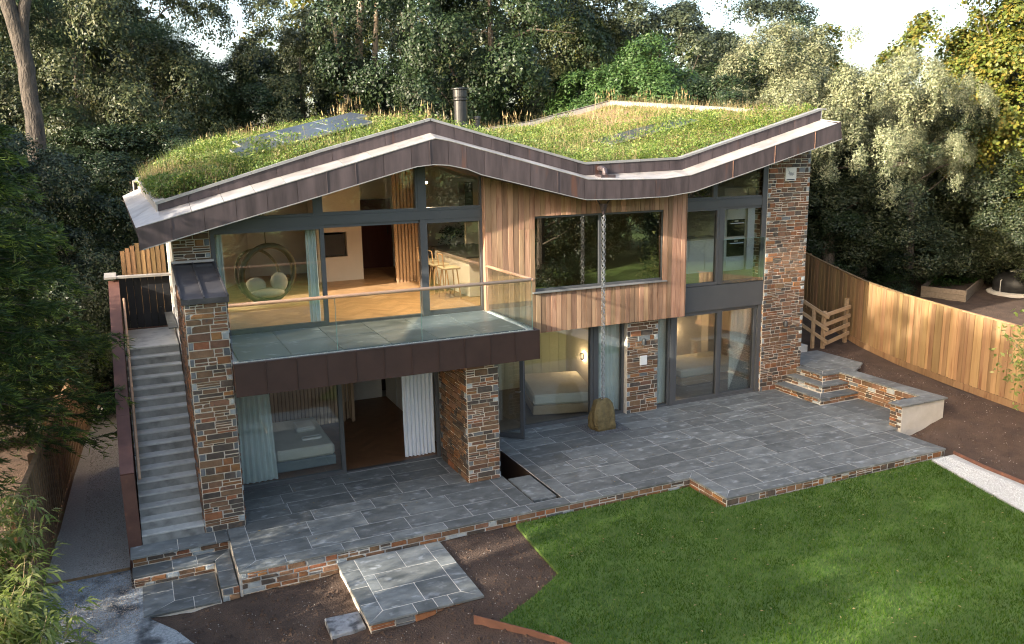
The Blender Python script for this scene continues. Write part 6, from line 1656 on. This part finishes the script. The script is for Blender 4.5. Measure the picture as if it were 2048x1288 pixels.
# ------------------------------------------------------------------ bamboo in the lower left corner
def bamboo(x, y, z, seed, n, h, label, spread=.45):
    r = random.Random(seed); t = thing('bamboo', (x, y, z), label, 'bamboo', 'bamboo clumps at the lower left'); P = []; B = MB()
    for k in range(n):
        bx, by = x + r.gauss(0, spread), y + r.gauss(0, spread); hh = h * r.uniform(.6, 1.05); lx, ly = r.gauss(.04, .14), r.gauss(0, .16)
        pts = [Vector((bx + lx * hh * (i / 5) ** 2, by + ly * hh * (i / 5) ** 2, z + hh * i / 5)) for i in range(6)]
        B.tube(pts, [.010, .009, .008, .006, .004, .002], 5, False)
        for i in range(60):
            f = r.uniform(.25, 1) * 5; j = min(4, int(f)); p = pts[j].lerp(pts[j + 1], f - j)
            a = r.uniform(0, 6.283); out = Vector((math.cos(a), math.sin(a), r.uniform(-.1, .5))).normalized(); p = p + out * r.uniform(.0, .28)
            for q in range(3):
                a2 = a + r.gauss(0, .7); L = r.uniform(.12, .23); w = L * .10
                d = Vector((math.cos(a2), math.sin(a2), r.uniform(-.6, .35))).normalized(); s = d.cross(Vector((0, 0, 1))).normalized() * w
                m = p + d * L * .45 + Vector((0, 0, .012)); e = p + d * L - Vector((0, 0, L * .22))
                P += [tuple(p), tuple(m + s), tuple(e), tuple(m - s)]
    link('leaves', np_mesh('leaves', np.array(P), 4, LM['bamboo']), t); B.obj('culms', MAT['rail'], t)
bamboo(-3.30, -1.85, -.4, 1, 24, 2.1, 'bright bamboo clump at the left edge below the cypress', .24)
bamboo(-2.98, -2.9, -.4, 2, 34, 1.75, 'nearest yellow-green bamboo clump in the lower left corner', .26)
# leafy twigs reaching in at the right edge
x, y = at_px(2092, 17.5)
t = thing('leafy_branch', (x, y, 0), 'leafy green twigs reaching in at the right picture edge', 'branch')
def cf(n):
    c = np.stack([rng.normal(x, .22, n), rng.normal(y, .22, n), rng.normal(2.15, .38, n)], 1); return c, np.zeros((n, 3)) + [0, 0, .5]
link('leaves', np_mesh('leaves', leafcloud(700, cf, .05), 4, LM['bamboo']), t)
b = MB(); b.tube([(x + .5, y - .1, -.2), (x + .35, y, 1.4), (x - .05, y, 2.4)], [.03, .02, .006], 6); b.obj('stem', MAT['bark'], t)

# ------------------------------------------------------------------ the garden's far side, seen mirrored in the glass
GR = 'trees at the far side of the garden'
random.seed(101)
for (x, y, key, s_, sz) in ((17, -19, 'dark', 1.3, 1.05), (24, -16, 'holm', 1.25, 1.0), (31, -15, 'grey', 1.2, .9), (22, -24, 'holm', 1.4, 1.2), (30, -22, 'dark', 1.4, 1.2), (38, -20, 'holm2', 1.4, 1.1), (12, -27, 'grey', 1.3, 1.0), (5, -31, 'holm', 1.3, 1.0), (-3, -34, 'dark', 1.3, 1.0), (45, -12, 'far', 1.2, 1.0), (-12, -36, 'far', 1.2, 1.0), (38, -32, 'farlight', 1.4, 1.4), (14, -40, 'farlight', 1.4, 1.3)):
    tree(key, x, y, gz(x, y) - .6, 'far garden tree behind the viewpoint', s_, sz, group=GR)

# fallen leaves and clods
random.seed(55)
LF = []
for k in range(260):
    if random.random() < .65:
        x, y = random.uniform(4.5, 12.5), random.uniform(-7, -1.8); z = LAWN_Z + .035
        if not inside(lawn_poly, x, y): continue
    else: x, y, z = random.uniform(.3, 13), random.uniform(-1.3, 1.3), .006
    a = random.uniform(0, 6.28); L = random.uniform(.012, .03); ca, sa = math.cos(a) * L, math.sin(a) * L
    LF += [(x - ca, y - sa, z), (x + sa * .5, y - ca * .5, z + .006), (x + ca, y + sa, z + .004), (x - sa * .5, y + ca * .5, z + .008)]
tag(link('fallen_leaves', np_mesh('fallen_leaves', np.array(LF), 4, leaf_mat('fallen_leaf', [(.25, .16, .06), (.36, .27, .11), (.18, .10, .04)], trans=.1))), 'few fallen leaves scattered on the lawn and patio', 'leaves', kind='stuff')
pebbles('soil_clods', 2600, f_soil, lambda x, y: gz(x, y) + soil_bump(x, y), (.012, .05), MAT['soil'], 'dark crumbly clods lying on the bare soil beds', 'soil clods')
